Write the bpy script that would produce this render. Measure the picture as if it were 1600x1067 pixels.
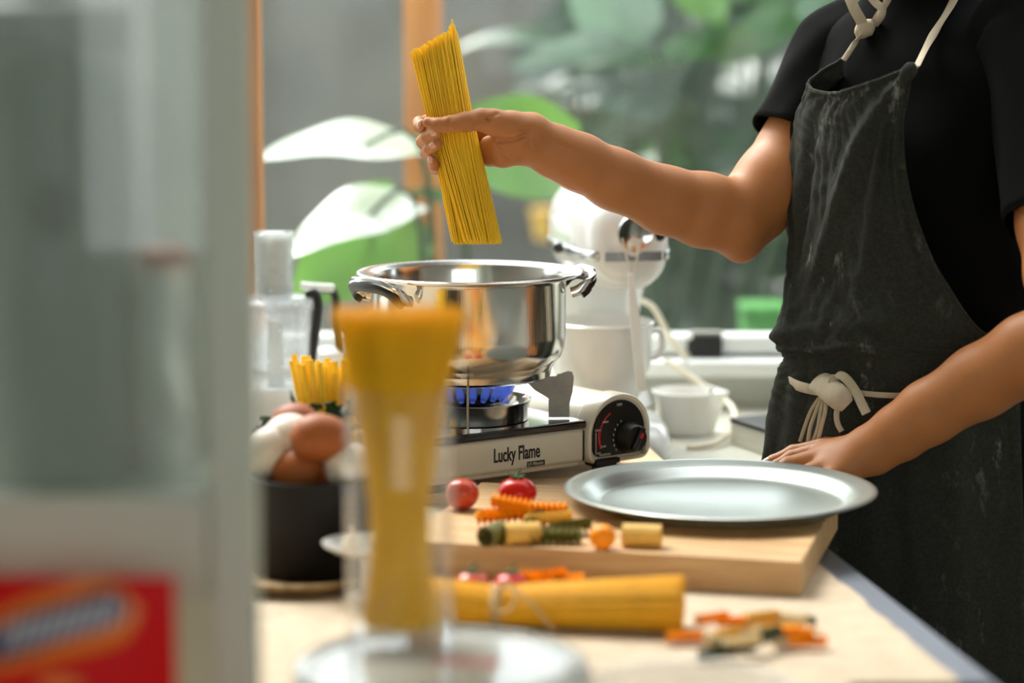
import bpy, math, random
import numpy as np
from mathutils import Vector, Matrix, Quaternion

for o in list(bpy.data.objects):
    bpy.data.objects.remove(o, do_unlink=True)
SC = bpy.context.scene
COL = SC.collection
R = math.radians

# ------------------------------------------------------------------ camera
CAM_Z, F_PX, PITCH = 1.445, 85.0 / 36.0 * 1600, math.atan(505.5 / (85.0 / 36.0 * 1600))
cam_d = bpy.data.cameras.new('camera')
cam = bpy.data.objects.new('camera', cam_d)
COL.objects.link(cam)
cam.location = (0, 0, CAM_Z)
cam.rotation_euler = (math.pi / 2 - PITCH, 0, 0)
cam_d.lens, cam_d.sensor_width, cam_d.sensor_fit = 85, 36, 'HORIZONTAL'
cam_d.clip_start, cam_d.clip_end = 0.05, 200
cam_d.dof.use_dof = True
cam_d.dof.focus_distance = 2.80
cam_d.dof.aperture_fstop = 2.0
SC.camera = cam

# ------------------------------------------------------------------ light
world = bpy.data.worlds.new('overcast_sky')
SC.world = world
world.use_nodes = True
bg = world.node_tree.nodes['Background']
bg.inputs['Color'].default_value = (0.93, 0.97, 1.0, 1)
bg.inputs['Strength'].default_value = 2.6
sun_d = bpy.data.lights.new('sun', 'SUN')
sun_d.energy, sun_d.angle, sun_d.color = 5.0, R(32), (1.0, 0.97, 0.92)
sun = bpy.data.objects.new('sun', sun_d)
COL.objects.link(sun)
sun.rotation_euler = Vector((0.42, -0.62, -0.85)).to_track_quat('-Z', 'Y').to_euler()
sun.location = (-2, 5, 6)
SC.view_settings.view_transform = 'Standard'
SC.view_settings.look = 'None'
SC.view_settings.gamma = 1
SC.view_settings.use_curve_mapping = False
SC.view_settings.exposure = 0.38

# ------------------------------------------------------------------ helpers
def P(px, py, Y):
    """world point that lies at depth Y on the sight line of photo pixel (px, py)"""
    cx, cy = (px - 800) / F_PX, (533.5 - py) / F_PX
    dy = math.cos(PITCH) + cy * math.sin(PITCH)
    dz = -math.sin(PITCH) + cy * math.cos(PITCH)
    s = Y / dy
    return Vector((cx * s, Y, CAM_Z + dz * s))

def px2m(px, Y):
    return px * Y / F_PX

def lin(c):
    return tuple(((v / 255) / 12.92 if v / 255 <= 0.04045 else ((v / 255 + 0.055) / 1.055) ** 2.4) for v in c) + (1,)

class MB:
    def __init__(s):
        s.v, s.f = [], []
    def add(s, vs, fs):
        b = len(s.v)
        s.v += [Vector(q) for q in vs]
        s.f += [tuple(b + i for i in f) for f in fs]
        return s
    def box(s, c, size, rz=0, M=None):
        hx, hy, hz = [q / 2 for q in size]
        vs = [Vector((x, y, z)) for z in (-hz, hz) for x, y in ((-hx, -hy), (hx, -hy), (hx, hy), (-hx, hy))]
        m = M if M is not None else Matrix.Rotation(rz, 3, 'Z')
        return s.add([m @ q + Vector(c) for q in vs],
                     [(3, 2, 1, 0), (4, 5, 6, 7), (0, 1, 5, 4), (1, 2, 6, 5), (2, 3, 7, 6), (3, 0, 4, 7)])
    def lathe(s, prof, n=48, c=(0, 0, 0), M=None, rfun=None):
        """prof: list of (radius, height); closed at the axis when radius is 0"""
        vs, fs, rows = [], [], []
        for r, z in prof:
            if r <= 1e-9:
                rows.append([len(vs)]); vs.append(Vector((0, 0, z)))
            else:
                rows.append(list(range(len(vs), len(vs) + n)))
                for i in range(n):
                    a = 2 * math.pi * i / n
                    k = rfun(a, z) if rfun else 1
                    vs.append(Vector((r * k * math.cos(a), r * k * math.sin(a), z)))
        for A, B in zip(rows, rows[1:]):
            for i in range(n):
                j = (i + 1) % n
                if len(A) == 1 and len(B) == 1: continue
                if len(A) == 1: fs.append((A[0], B[j], B[i]))
                elif len(B) == 1: fs.append((A[i], A[j], B[0]))
                else: fs.append((A[i], A[j], B[j], B[i]))
        if M is not None: vs = [M @ q for q in vs]
        return s.add([q + Vector(c) for q in vs], fs)
    def tube(s, pts, rad, n=8, side=None, flat=1.0, caps=True, closed=False):
        """tube along pts; flat scales the cross section across `side`"""
        pts = [Vector(p) for p in pts]
        m = len(pts)
        rad = rad if isinstance(rad, (list, tuple)) else [rad] * m
        vs, fs, prev = [], [], None
        for i, p in enumerate(pts):
            if closed: t = pts[(i + 1) % m] - pts[i - 1]
            else: t = pts[min(i + 1, m - 1)] - pts[max(i - 1, 0)]
            t.normalize()
            ref = Vector(side[i]) if isinstance(side, list) else (Vector(side) if side is not None else prev)
            if ref is None:
                ref = Vector((0, 0, 1)) if abs(t.z) < 0.9 else Vector((1, 0, 0))
            a = ref - t * ref.dot(t)
            if a.length < 1e-6: a = t.orthogonal()
            a.normalize()
            b = t.cross(a)
            if side is None: prev = a
            for k in range(n):
                an = 2 * math.pi * k / n + (math.pi / 4 if n == 4 else 0)
                vs.append(p + a * (rad[i] * math.cos(an)) + b * (rad[i] * flat * math.sin(an)))
        for i in range(m if closed else m - 1):
            j = (i + 1) % m
            for k in range(n):
                l = (k + 1) % n
                fs.append((i * n + k, i * n + l, j * n + l, j * n + k))
        if caps and not closed:
            fs.append(tuple(range(n - 1, -1, -1)))
            fs.append(tuple(range((m - 1) * n, m * n)))
        return s.add(vs, fs)
    def prism(s, poly, o, u, v, w):
        """polygon in the (u, v) plane at o, extruded along w"""
        o, u, v, w = Vector(o), Vector(u), Vector(v), Vector(w)
        n = len(poly)
        vs = [o + u * a + v * b for a, b in poly] + [o + u * a + v * b + w for a, b in poly]
        fs = [tuple(range(n - 1, -1, -1)), tuple(range(n, 2 * n))]
        fs += [(i, (i + 1) % n, n + (i + 1) % n, n + i) for i in range(n)]
        return s.add(vs, fs)
    def grid(s, rows, closed=False):
        m, n = len(rows), len(rows[0])
        vs = [q for r in rows for q in r]
        fs = []
        for i in range(m - 1):
            for k in range(n if closed else n - 1):
                l = (k + 1) % n
                fs.append((i * n + k, i * n + l, (i + 1) * n + l, (i + 1) * n + k))
        return s.add(vs, fs)
    def ball(s, c, r, nu=20, nv=12, M=None):
        r = r if isinstance(r, (list, tuple)) else (r, r, r)
        prof = [(math.sin(math.pi * i / nv), -math.cos(math.pi * i / nv)) for i in range(nv + 1)]
        prof[0] = (0, -1); prof[-1] = (0, 1)
        D = Matrix.Diagonal(Vector(r))
        return s.lathe(prof, nu, c, (M @ D) if M is not None else D)

def mesh_from(name, mb, off=(0, 0, 0), smooth=True, angle=38):
    me = bpy.data.meshes.new(name)
    o = Vector(off)
    me.from_pydata([tuple(q - o) for q in mb.v], [], mb.f)
    me.update()
    if smooth:
        me.shade_smooth()
        me.set_sharp_from_angle(angle=R(angle))
    return me

def tag(o, label=None, cat=None, group=None, kind=None):
    if label: o['label'] = label
    if cat: o['category'] = cat
    if group: o['group'] = group
    if kind: o['kind'] = kind
    return o

def thing(name, loc, label, cat, group=None):
    o = bpy.data.objects.new(name, None)
    COL.objects.link(o)
    o.location = loc
    o.empty_display_size = 0.05
    return tag(o, label, cat, group)

def base_of(o):
    v = Vector((0, 0, 0))
    while o is not None:
        v += o.location
        o = o.parent
    return v

def part(name, mb, m, parent, smooth=True, bevel=0, label=None, angle=38, segs=2, solid=0, sub=0):
    """world-space MB -> mesh object under parent (parents are never rotated)"""
    o = bpy.data.objects.new(name, mesh_from(name, mb, base_of(parent), smooth, angle))
    COL.objects.link(o)
    o.parent = parent
    o.data.materials.append(m)
    if label: o['label'] = label
    mods(o, bevel, segs, solid, sub)
    return o

def mods(o, bevel=0, segs=2, solid=0, sub=0):
    if solid:
        md = o.modifiers.new('thickness', 'SOLIDIFY'); md.thickness = solid; md.offset = 0
    if bevel:
        md = o.modifiers.new('bevel', 'BEVEL'); md.width = bevel; md.segments = segs; md.limit_method = 'ANGLE'; md.angle_limit = R(35)
    if sub:
        md = o.modifiers.new('subdivision', 'SUBSURF'); md.levels = sub; md.render_levels = sub

def single(name, mb, m, label=None, cat=None, group=None, kind=None, smooth=True, bevel=0, angle=38, segs=2, solid=0, sub=0):
    """one-mesh top-level object with its origin at the middle of its base"""
    xs = [q.x for q in mb.v]; ys = [q.y for q in mb.v]; zs = [q.z for q in mb.v]
    off = Vector(((min(xs) + max(xs)) / 2, (min(ys) + max(ys)) / 2, min(zs)))
    o = bpy.data.objects.new(name, mesh_from(name, mb, off, smooth, angle))
    COL.objects.link(o)
    o.location = off
    o.data.materials.append(m)
    mods(o, bevel, segs, solid, sub)
    return tag(o, label, cat, group, kind)

def clone(src, loc, rot=(0, 0, 0), scale=1, parent=None):
    o = src.copy()
    COL.objects.link(o)
    o.location = loc
    o.rotation_euler = rot
    o.scale = (scale,) * 3 if not isinstance(scale, tuple) else scale
    o.parent = parent
    return o

def spline(pts, n):
    """Catmull-Rom through pts, n samples"""
    A = [np.array(p, float) for p in pts]
    A = [2 * A[0] - A[1]] + A + [2 * A[-1] - A[-2]]
    m = len(A) - 3
    out = []
    for i in range(n):
        t = i / (n - 1) * m
        k = min(int(t), m - 1); t -= k
        p0, p1, p2, p3 = A[k:k + 4]
        out.append(0.5 * (2 * p1 + (p2 - p0) * t + (2 * p0 - 5 * p1 + 4 * p2 - p3) * t * t + (3 * p1 - p0 - 3 * p2 + p3) * t ** 3))
    return out

def vspline(pts, n):
    return [Vector(q) for q in spline(pts, n)]

# ------------------------------------------------------------------ materials
MATS = {}
def mat(name, col, rough=0.5, metal=0.0, var=0.0, vscale=20, bump=0.0, bscale=120, stretch=(1, 1, 1), coat=0.0, sss=0.0,
        sssc=None, spec=0.5, col2=None, trans=0.0, detail=4, alpha=None, sheen=0.0):
    m = bpy.data.materials.new(name); m.use_nodes = True
    nt = m.node_tree; N, L = nt.nodes, nt.links
    b = N['Principled BSDF']
    c = lin(col)
    b.inputs['Base Color'].default_value = c
    b.inputs['Roughness'].default_value = rough
    b.inputs['Metallic'].default_value = metal
    b.inputs['Specular IOR Level'].default_value = spec
    b.inputs['Coat Weight'].default_value = coat
    b.inputs['Coat Roughness'].default_value = 0.08
    b.inputs['Sheen Weight'].default_value = sheen
    if sss:
        b.inputs['Subsurface Weight'].default_value = sss
        b.inputs['Subsurface Radius'].default_value = sssc or (0.008, 0.003, 0.0015)
        b.inputs['Subsurface Scale'].default_value = 1.0
    if trans: b.inputs['Transmission Weight'].default_value = trans
    if var or bump or col2:
        tc = N.new('ShaderNodeTexCoord'); mp = N.new('ShaderNodeMapping')
        mp.inputs['Scale'].default_value = stretch
        L.new(tc.outputs['Object'], mp.inputs['Vector'])
    if var or col2:
        no = N.new('ShaderNodeTexNoise'); no.inputs['Scale'].default_value = vscale; no.inputs['Detail'].default_value = detail
        L.new(mp.outputs['Vector'], no.inputs['Vector'])
        rp = N.new('ShaderNodeValToRGB')
        rp.color_ramp.elements[0].position, rp.color_ramp.elements[1].position = 0.32, 0.68
        rp.color_ramp.elements[0].color = lin(col2) if col2 else tuple(x * (1 - var) for x in c[:3]) + (1,)
        rp.color_ramp.elements[1].color = c if col2 else tuple(min(1, x * (1 + var)) for x in c[:3]) + (1,)
        L.new(no.outputs['Fac'], rp.inputs['Fac'])
        L.new(rp.outputs['Color'], b.inputs['Base Color'])
    if bump:
        n2 = N.new('ShaderNodeTexNoise'); n2.inputs['Scale'].default_value = bscale; n2.inputs['Detail'].default_value = 3
        L.new(mp.outputs['Vector'], n2.inputs['Vector'])
        bp = N.new('ShaderNodeBump'); bp.inputs['Strength'].default_value = bump; bp.inputs['Distance'].default_value = 0.002
        L.new(n2.outputs['Fac'], bp.inputs['Height'])
        L.new(bp.outputs['Normal'], b.inputs['Normal'])
    MATS[name] = m
    return m

def thin_glass(name, tint=(1, 1, 1), dirt=0.0, dirt_col=(0.8, 0.82, 0.8), rough=0.02, boost=1.0, dscale=7):
    m = bpy.data.materials.new(name); m.use_nodes = True
    nt = m.node_tree; N, L = nt.nodes, nt.links
    N.remove(N['Principled BSDF'])
    out = N['Material Output']
    tr = N.new('ShaderNodeBsdfTransparent'); tr.inputs['Color'].default_value = tuple(tint) + (1,)
    gl = N.new('ShaderNodeBsdfGlossy'); gl.inputs['Roughness'].default_value = rough
    fr = N.new('ShaderNodeFresnel'); fr.inputs['IOR'].default_value = 1.45
    # same reflectance on both faces of the wall (no total internal reflection in a thin wall)
    ge = N.new('ShaderNodeNewGeometry'); io = N.new('ShaderNodeMapRange')
    io.inputs['To Min'].default_value = 1.45; io.inputs['To Max'].default_value = 1 / 1.45
    L.new(ge.outputs['Backfacing'], io.inputs['Value']); L.new(io.outputs[0], fr.inputs['IOR'])
    mu = N.new('ShaderNodeMath'); mu.operation = 'MULTIPLY'; mu.inputs[1].default_value = boost; mu.use_clamp = True
    mx = N.new('ShaderNodeMixShader')
    L.new(fr.outputs['Fac'], mu.inputs[0]); L.new(mu.outputs[0], mx.inputs['Fac'])
    L.new(tr.outputs[0], mx.inputs[1]); L.new(gl.outputs[0], mx.inputs[2])
    last = mx
    if dirt:
        tc = N.new('ShaderNodeTexCoord'); no = N.new('ShaderNodeTexNoise')
        no.inputs['Scale'].default_value = dscale; no.inputs['Detail'].default_value = 6
        L.new(tc.outputs['Object'], no.inputs['Vector'])
        vo = N.new('ShaderNodeTexVoronoi'); vo.inputs['Scale'].default_value = 60
        L.new(tc.outputs['Object'], vo.inputs['Vector'])
        r1 = N.new('ShaderNodeMapRange'); r1.inputs['From Min'].default_value = 0.3; r1.inputs['From Max'].default_value = 0.75
        r1.inputs['To Min'].default_value = dirt * 0.45; r1.inputs['To Max'].default_value = dirt * 1.4
        L.new(no.outputs['Fac'], r1.inputs['Value'])
        r2 = N.new('ShaderNodeMapRange'); r2.inputs['From Min'].default_value = 0.05; r2.inputs['From Max'].default_value = 0.11
        r2.inputs['To Min'].default_value = dirt * 1.5; r2.inputs['To Max'].default_value = 0
        L.new(vo.outputs['Distance'], r2.inputs['Value'])
        ad = N.new('ShaderNodeMath'); ad.operation = 'ADD'; ad.use_clamp = True
        L.new(r1.outputs[0], ad.inputs[0]); L.new(r2.outputs[0], ad.inputs[1])
        d1 = N.new('ShaderNodeBsdfDiffuse'); d1.inputs['Color'].default_value = tuple(dirt_col) + (1,)
        d2 = N.new('ShaderNodeBsdfTranslucent'); d2.inputs['Color'].default_value = tuple(dirt_col) + (1,)
        dm = N.new('ShaderNodeMixShader'); dm.inputs['Fac'].default_value = 0.5
        L.new(d1.outputs[0], dm.inputs[1]); L.new(d2.outputs[0], dm.inputs[2])
        m2 = N.new('ShaderNodeMixShader')
        L.new(ad.outputs[0], m2.inputs['Fac']); L.new(mx.outputs[0], m2.inputs[1]); L.new(dm.outputs[0], m2.inputs[2])
        last = m2
    L.new(last.outputs[0], out.inputs['Surface'])
    MATS[name] = m
    return m

def leaf_mat(name, col, col2, rough=0.35, trans=0.45, coat=0.3):
    m = mat(name, col, rough, col2=col2, vscale=9, coat=coat)
    nt = m.node_tree; N, L = nt.nodes, nt.links
    b = N['Principled BSDF']; out = N['Material Output']
    t = N.new('ShaderNodeBsdfTranslucent')
    t.inputs['Color'].default_value = lin(tuple(min(255, c * 1.25) for c in col))
    mx = N.new('ShaderNodeMixShader'); mx.inputs['Fac'].default_value = trans
    L.new(b.outputs[0], mx.inputs[1]); L.new(t.outputs[0], mx.inputs[2]); L.new(mx.outputs[0], out.inputs['Surface'])
    return m

mat('plaster', (190, 190, 182), 0.8, var=0.04, vscale=3, bump=0.05)
mat('room_wall', (196, 192, 182), 0.85, var=0.04, vscale=2)
mat('ceiling_paint', (200, 196, 188), 0.85, var=0.03, vscale=2)
mat('floor_tile', (110, 100, 88), 0.5, var=0.1, vscale=4)
mat('sill_paint', (222, 224, 220), 0.45, var=0.03, vscale=6)
mat('counter', (206, 204, 190), 0.4, var=0.05, vscale=5)
mat('slate', (112, 118, 128), 0.45, var=0.1, vscale=14, bump=0.05)
mat('cloth_mat', (192, 174, 148), 0.85, var=0.10, vscale=40, bump=0.35, bscale=500)
mat('board_wood', (214, 178, 128), 0.5, col2=(186, 142, 92), vscale=9, stretch=(1, 9, 9), bump=0.08, bscale=60, detail=6)
mat('stove_board_wood', (226, 200, 162), 0.5, col2=(208, 174, 130), vscale=8, stretch=(1, 8, 8), bump=0.06, bscale=60)
mat('chrome', (226, 226, 222), 0.09, 1.0)
mat('pot_steel', (206, 204, 198), 0.15, 1.0, bump=0.05, bscale=90, stretch=(6, 6, 0.4))
mat('brushed_steel', (190, 192, 190), 0.24, 1.0, bump=0.04, bscale=200, stretch=(1, 1, 12))
mat('dull_steel', (146, 143, 134), 0.5, 0.35, var=0.15, vscale=60)
mat('pan_metal', (190, 198, 192), 0.30, 0.85, var=0.03, vscale=30)
mat('stove_enamel', (216, 208, 188), 0.28, coat=0.3, var=0.02)
mat('black_enamel', (14, 14, 15), 0.18, coat=0.5)
mat('black_plastic', (16, 16, 16), 0.42, bump=0.02)
mat('dark_metal', (34, 33, 32), 0.4, 0.6)
mat('red_print', (196, 34, 30), 0.5)
mat('white_print', (205, 205, 200), 0.5)
mat('black_print', (24, 22, 22), 0.5)
mat('pasta', (255, 202, 44), 0.36, var=0.05, vscale=60, sss=0.25, sssc=(0.005, 0.0035, 0.001))
mat('pasta_lying', (244, 182, 36), 0.38, var=0.06, vscale=60, sss=0.2, sssc=(0.005, 0.0035, 0.001))
mat('pasta_jar', (255, 190, 20), 0.36, var=0.06, vscale=40, sss=0.25, sssc=(0.005, 0.0035, 0.001))
mat('pasta_pale', (226, 182, 84), 0.5, var=0.1, vscale=80)
mat('pasta_orange', (250, 160, 14), 0.6, var=0.08, vscale=80, spec=0.25)
mat('pasta_green', (104, 100, 34), 0.5, var=0.15, vscale=80)
mat('pasta_dark_green', (74, 84, 62), 0.5, var=0.15, vscale=80)
mat('pasta_cream', (232, 212, 168), 0.5, var=0.08, vscale=80)
mat('tomato', (190, 22, 2), 0.2, var=0.08, vscale=25, spec=0.35)
mat('orange_tomato', (246, 146, 4), 0.4, var=0.06, vscale=25, spec=0.3)
mat('pink_tomato', (190, 70, 40), 0.2, var=0.1, vscale=25, spec=0.45)
mat('green_stem', (58, 92, 38), 0.6, var=0.15, vscale=60)
mat('egg_brown', (158, 88, 42), 0.5, var=0.05, vscale=60, spec=0.25)
mat('egg_red', (150, 76, 36), 0.5, var=0.05, vscale=60, spec=0.25)
mat('egg_white', (226, 214, 196), 0.45, var=0.02, vscale=40)
mat('black_pot', (8, 9, 9), 0.5, var=0.1, vscale=30, spec=0.25)
mat('wicker', (176, 148, 100), 0.7, col2=(120, 92, 54), vscale=70, bump=0.5, bscale=260)
mat('white_china', (232, 230, 224), 0.2, coat=0.4)
mat('garlic', (226, 214, 192), 0.55, var=0.06, vscale=30)
mat('twine', (206, 178, 132), 0.8, var=0.1, vscale=80)
mat('mixer_white', (236, 236, 232), 0.22, coat=0.5)
mat('cord', (222, 212, 190), 0.5)
mat('skin', (180, 116, 66), 0.5, var=0.05, vscale=28, bump=0.12, bscale=420, sss=0.06, sssc=(0.008, 0.003, 0.0015), spec=0.35)
mat('nail', (226, 172, 148), 0.25, coat=0.2)
mat('t_shirt', (9, 9, 8), 0.95, bump=0.15, bscale=900, var=0.08, vscale=12, spec=0.1)
mat('canvas_tape', (190, 176, 150), 0.85, var=0.08, vscale=60, bump=0.25, bscale=700)
mat('trousers', (30, 30, 32), 0.9, var=0.08)
mat('hair', (28, 20, 15), 0.5, bump=0.4, bscale=90, stretch=(8, 8, 1))
mat('eye_white', (225, 222, 215), 0.2)
mat('eye_dark', (40, 26, 18), 0.15)
mat('post_wood', (206, 136, 62), 0.65, col2=(178, 108, 44), vscale=6, stretch=(8, 8, 1), bump=0.1)
mat('garden_wall', (122, 120, 110), 0.9, col2=(92, 92, 86), vscale=1.6, bump=0.2, bscale=40, detail=6)
mat('ground', (70, 68, 58), 0.95, var=0.2, vscale=5)
mat('grass_green', (70, 140, 62), 0.8, var=0.2, vscale=20)
mat('plant_stem', (44, 66, 38), 0.6)
mat('terracotta', (170, 90, 58), 0.8, var=0.1)
mat('cabinet_paint', (186, 191, 174), 0.5, var=0.02, vscale=3)
mat('cabinet_back', (140, 146, 136), 0.7, var=0.04, vscale=3)
mat('canister_grey', (118, 130, 118), 0.35, var=0.06, vscale=6)
mat('canister_dark', (90, 96, 84), 0.4)
mat('packet_red', (206, 3, 8), 0.6, spec=0.2)
mat('packet_orange', (236, 120, 26), 0.4)
mat('packet_navy', (44, 40, 78), 0.4)
mat('packet_pale', (196, 188, 190), 0.4)
mat('clear_plastic', (232, 236, 236), 0.12, trans=0.75, var=0.0)
mat('frosted', (206, 210, 204), 0.1, trans=0.6)
thin_glass('window_glass', (0.97, 0.99, 0.98), dirt=0.018, boost=0.35)
thin_glass('jar_glass', (0.985, 0.99, 0.99), boost=1.3)
thin_glass('bowl_plastic', (0.93, 0.94, 0.95), dirt=0.30, dirt_col=(0.9, 0.92, 0.93), boost=1.0)
thin_glass('dish_glass', (0.95, 0.96, 0.96), dirt=0.15, dirt_col=(0.9, 0.92, 0.93), boost=2.2)
thin_glass('cabinet_glass', (0.90, 0.93, 0.91), dirt=0.22, dirt_col=(0.62, 0.66, 0.62), dscale=2)
leaf_mat('leaf_bright', (98, 146, 58), (80, 126, 50), 0.3, 0.4)
leaf_mat('leaf_gloss', (96, 140, 84), (80, 122, 70), 0.16, 0.2, 1.0)
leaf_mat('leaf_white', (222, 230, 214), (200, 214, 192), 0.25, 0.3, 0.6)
leaf_mat('leaf_dark', (40, 72, 42), (26, 50, 30), 0.4, 0.3)
leaf_mat('leaf_mid', (58, 104, 46), (42, 80, 36), 0.35, 0.35)
leaf_mat('leaf_pale', (104, 130, 108), (78, 106, 82), 0.3, 0.35)
leaf_mat('herb', (56, 88, 42), (38, 66, 30), 0.5, 0.3, 0)

def apron_mat():
    m = mat('apron_linen', (50, 52, 46), 0.95, bump=0.3, bscale=1100, spec=0.15)
    nt = m.node_tree; N, L = nt.nodes, nt.links
    b = N['Principled BSDF']
    tc = N.new('ShaderNodeTexCoord')
    n1 = N.new('ShaderNodeTexNoise'); n1.inputs['Scale'].default_value = 26; n1.inputs['Detail'].default_value = 6
    n1.inputs['Roughness'].default_value = 0.7
    mp = N.new('ShaderNodeMapping'); mp.inputs['Scale'].default_value = (1.6, 1.6, 0.8)
    L.new(tc.outputs['Object'], mp.inputs['Vector']); L.new(mp.outputs['Vector'], n1.inputs['Vector'])
    r1 = N.new('ShaderNodeValToRGB')
    r1.color_ramp.elements[0].position, r1.color_ramp.elements[1].position = 0.58, 0.78
    L.new(n1.outputs['Fac'], r1.inputs['Fac'])
    n2 = N.new('ShaderNodeTexNoise'); n2.inputs['Scale'].default_value = 5; n2.inputs['Detail'].default_value = 1
    L.new(tc.outputs['Object'], n2.inputs['Vector'])
    r2 = N.new('ShaderNodeValToRGB')
    r2.color_ramp.elements[0].position, r2.color_ramp.elements[1].position = 0.47, 0.66
    L.new(n2.outputs['Fac'], r2.inputs['Fac'])
    mu = N.new('ShaderNodeMath'); mu.operation = 'MULTIPLY'
    L.new(r1.outputs['Color'], mu.inputs[0]); L.new(r2.outputs['Color'], mu.inputs[1])
    m2 = N.new('ShaderNodeMath'); m2.operation = 'MULTIPLY'; m2.inputs[1].default_value = 0.8
    L.new(mu.outputs[0], m2.inputs[0])
    wv = N.new('ShaderNodeTexNoise'); wv.inputs['Scale'].default_value = 260; wv.inputs['Detail'].default_value = 2
    L.new(tc.outputs['Object'], wv.inputs['Vector'])
    rw = N.new('ShaderNodeValToRGB')
    rw.color_ramp.elements[0].color, rw.color_ramp.elements[1].color = lin((32, 34, 29)), lin((60, 62, 54))
    L.new(wv.outputs['Fac'], rw.inputs['Fac'])
    mx = N.new('ShaderNodeMix'); mx.data_type = 'RGBA'
    L.new(m2.outputs[0], mx.inputs['Factor']); L.new(rw.outputs['Color'], mx.inputs['A'])
    mx.inputs['B'].default_value = lin((170, 172, 160))
    L.new(mx.outputs['Result'], b.inputs['Base Color'])
    return m
apron_mat()

def flame_mat():
    m = bpy.data.materials.new('gas_flame'); m.use_nodes = True
    nt = m.node_tree; N, L = nt.nodes, nt.links
    N.remove(N['Principled BSDF'])
    e = N.new('ShaderNodeEmission'); e.inputs['Color'].default_value = (0.12, 0.22, 1.0, 1); e.inputs['Strength'].default_value = 0.38
    t = N.new('ShaderNodeBsdfTransparent'); lw = N.new('ShaderNodeLayerWeight'); lw.inputs['Blend'].default_value = 0.5
    mx = N.new('ShaderNodeMixShader')
    sc = N.new('ShaderNodeMapRange'); sc.inputs['To Min'].default_value = 0.35; sc.inputs['To Max'].default_value = 1.0
    L.new(lw.outputs['Facing'], sc.inputs['Value']); L.new(sc.outputs[0], mx.inputs['Fac']); L.new(e.outputs[0], mx.inputs[1]); L.new(t.outputs[0], mx.inputs[2])
    L.new(mx.outputs[0], N['Material Output'].inputs['Surface'])
    MATS['gas_flame'] = m
flame_mat()
rnd = random.Random(7)

def text_mesh(name, body, size, o, u, v, m, parent, depth=0.0004, bold=0.0, xs=1.0):
    """lettering as thin raised mesh lying in the (u, v) plane at o"""
    cu = bpy.data.curves.new(name, 'FONT'); cu.body = body; cu.size = size; cu.extrude = depth; cu.offset = bold
    tmp = bpy.data.objects.new(name, cu); COL.objects.link(tmp)
    me = bpy.data.meshes.new_from_object(tmp.evaluated_get(bpy.context.evaluated_depsgraph_get()))
    bpy.data.objects.remove(tmp, do_unlink=True)
    u, v = Vector(u).normalized(), Vector(v).normalized(); w = u.cross(v)
    base = base_of(parent)
    for q in me.vertices:
        q.co = Vector(o) + u * (q.co.x * xs) + v * q.co.y + w * q.co.z - base
    me.materials.clear(); me.materials.append(m)
    ob = bpy.data.objects.new(name, me); COL.objects.link(ob); ob.parent = parent
    return ob
# ================================================================== setting
TABLE_Z = 0.893
COUNTER_Z = 0.87
def struct(name, mb, m, parent=None, **k):
    if parent is not None: return part(name, mb, m, parent, **k)
    return single(name, mb, m, kind='structure', **k)

struct('floor', MB().box((0, 0.8, -0.02), (4.6, 5.6, 0.04)), MATS['floor_tile'])
struct('wall_back', MB().box((0, 3.63, 0.46), (4.6, 0.14, 0.92)), MATS['plaster'])
struct('wall_left', MB().box((-2.35, 0.8, 1.3), (0.1, 5.6, 2.6)), MATS['room_wall'])
struct('wall_right', MB().box((2.35, 0.8, 1.3), (0.1, 5.6, 2.6)), MATS['room_wall'])
rw = MB().box((0, -2.05, 0.45), (4.6, 0.1, 0.9)).box((0, -2.05, 2.5), (4.6, 0.1, 0.2)).box((-1.65, -2.05, 1.65), (1.3, 0.1, 1.5)).box((2.15, -2.05, 1.65), (0.3, 0.1, 1.5))  # opening left in the rear wall to let in front fill
struct('wall_rear', rw, MATS['room_wall'])
w2 = struct('added_fill_window', MB().box((0.5, -2.05, 0.915), (3.0, 0.14, 0.03)), MATS['sill_paint'], bevel=0.004)  # invented window behind the camera, added for front fill light
part('window_frame', MB().box((0.5, -2.05, 2.375), (3.0, 0.07, 0.05)), MATS['sill_paint'], w2)
for x in (-0.975, 0.0, 1.0, 1.975):
    part('mullion', MB().box((x, -2.05, 1.64), (0.05, 0.07, 1.42)), MATS['sill_paint'], w2)
for x in (-0.487, 0.5, 1.487):
    part('pane', MB().box((x, -2.05, 1.64), (0.92, 0.004, 1.42)), MATS['window_glass'], w2)
struct('ceiling', MB().box((0, 0.40, 2.65), (4.8, 4.80, 0.1)), MATS['ceiling_paint'])

# window over the back wall: sill, stepped frame rails and panes
w = MB().box((0, 3.60, 0.932), (4.6, 0.16, 0.024))
win = struct('window_1', w, MATS['sill_paint'], bevel=0.004)
part('window_frame', MB().box((0, 3.60, 0.962), (4.6, 0.06, 0.026)), MATS['sill_paint'], win, bevel=0.004)
part('window_frame', MB().box((0, 3.60, 2.58), (4.6, 0.07, 0.08)), MATS['sill_paint'], win, bevel=0.004)
for x0, x1 in ((-2.3, -0.424), (-0.374, 2.3)):
    part('pane', MB().box(((x0 + x1) / 2, 3.60, 1.757), (x1 - x0, 0.004, 1.564)), MATS['window_glass'], win)
# timber mullions of the window
for px in (404,):
    x = P(px, 200, 3.6).x
    part('mullion', MB().box((x - 0.022, 3.60, 1.757), (0.05, 0.07, 1.564)), MATS['post_wood'], win, bevel=0.004)

# outdoors
struct('ground', MB().box((0, 8.2, -0.15), (16, 9, 0.1)), MATS['ground'])
struct('wall_garden', MB().box((0, 8.0, 0.9), (16, 0.2, 2.0)), MATS['garden_wall'])

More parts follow.
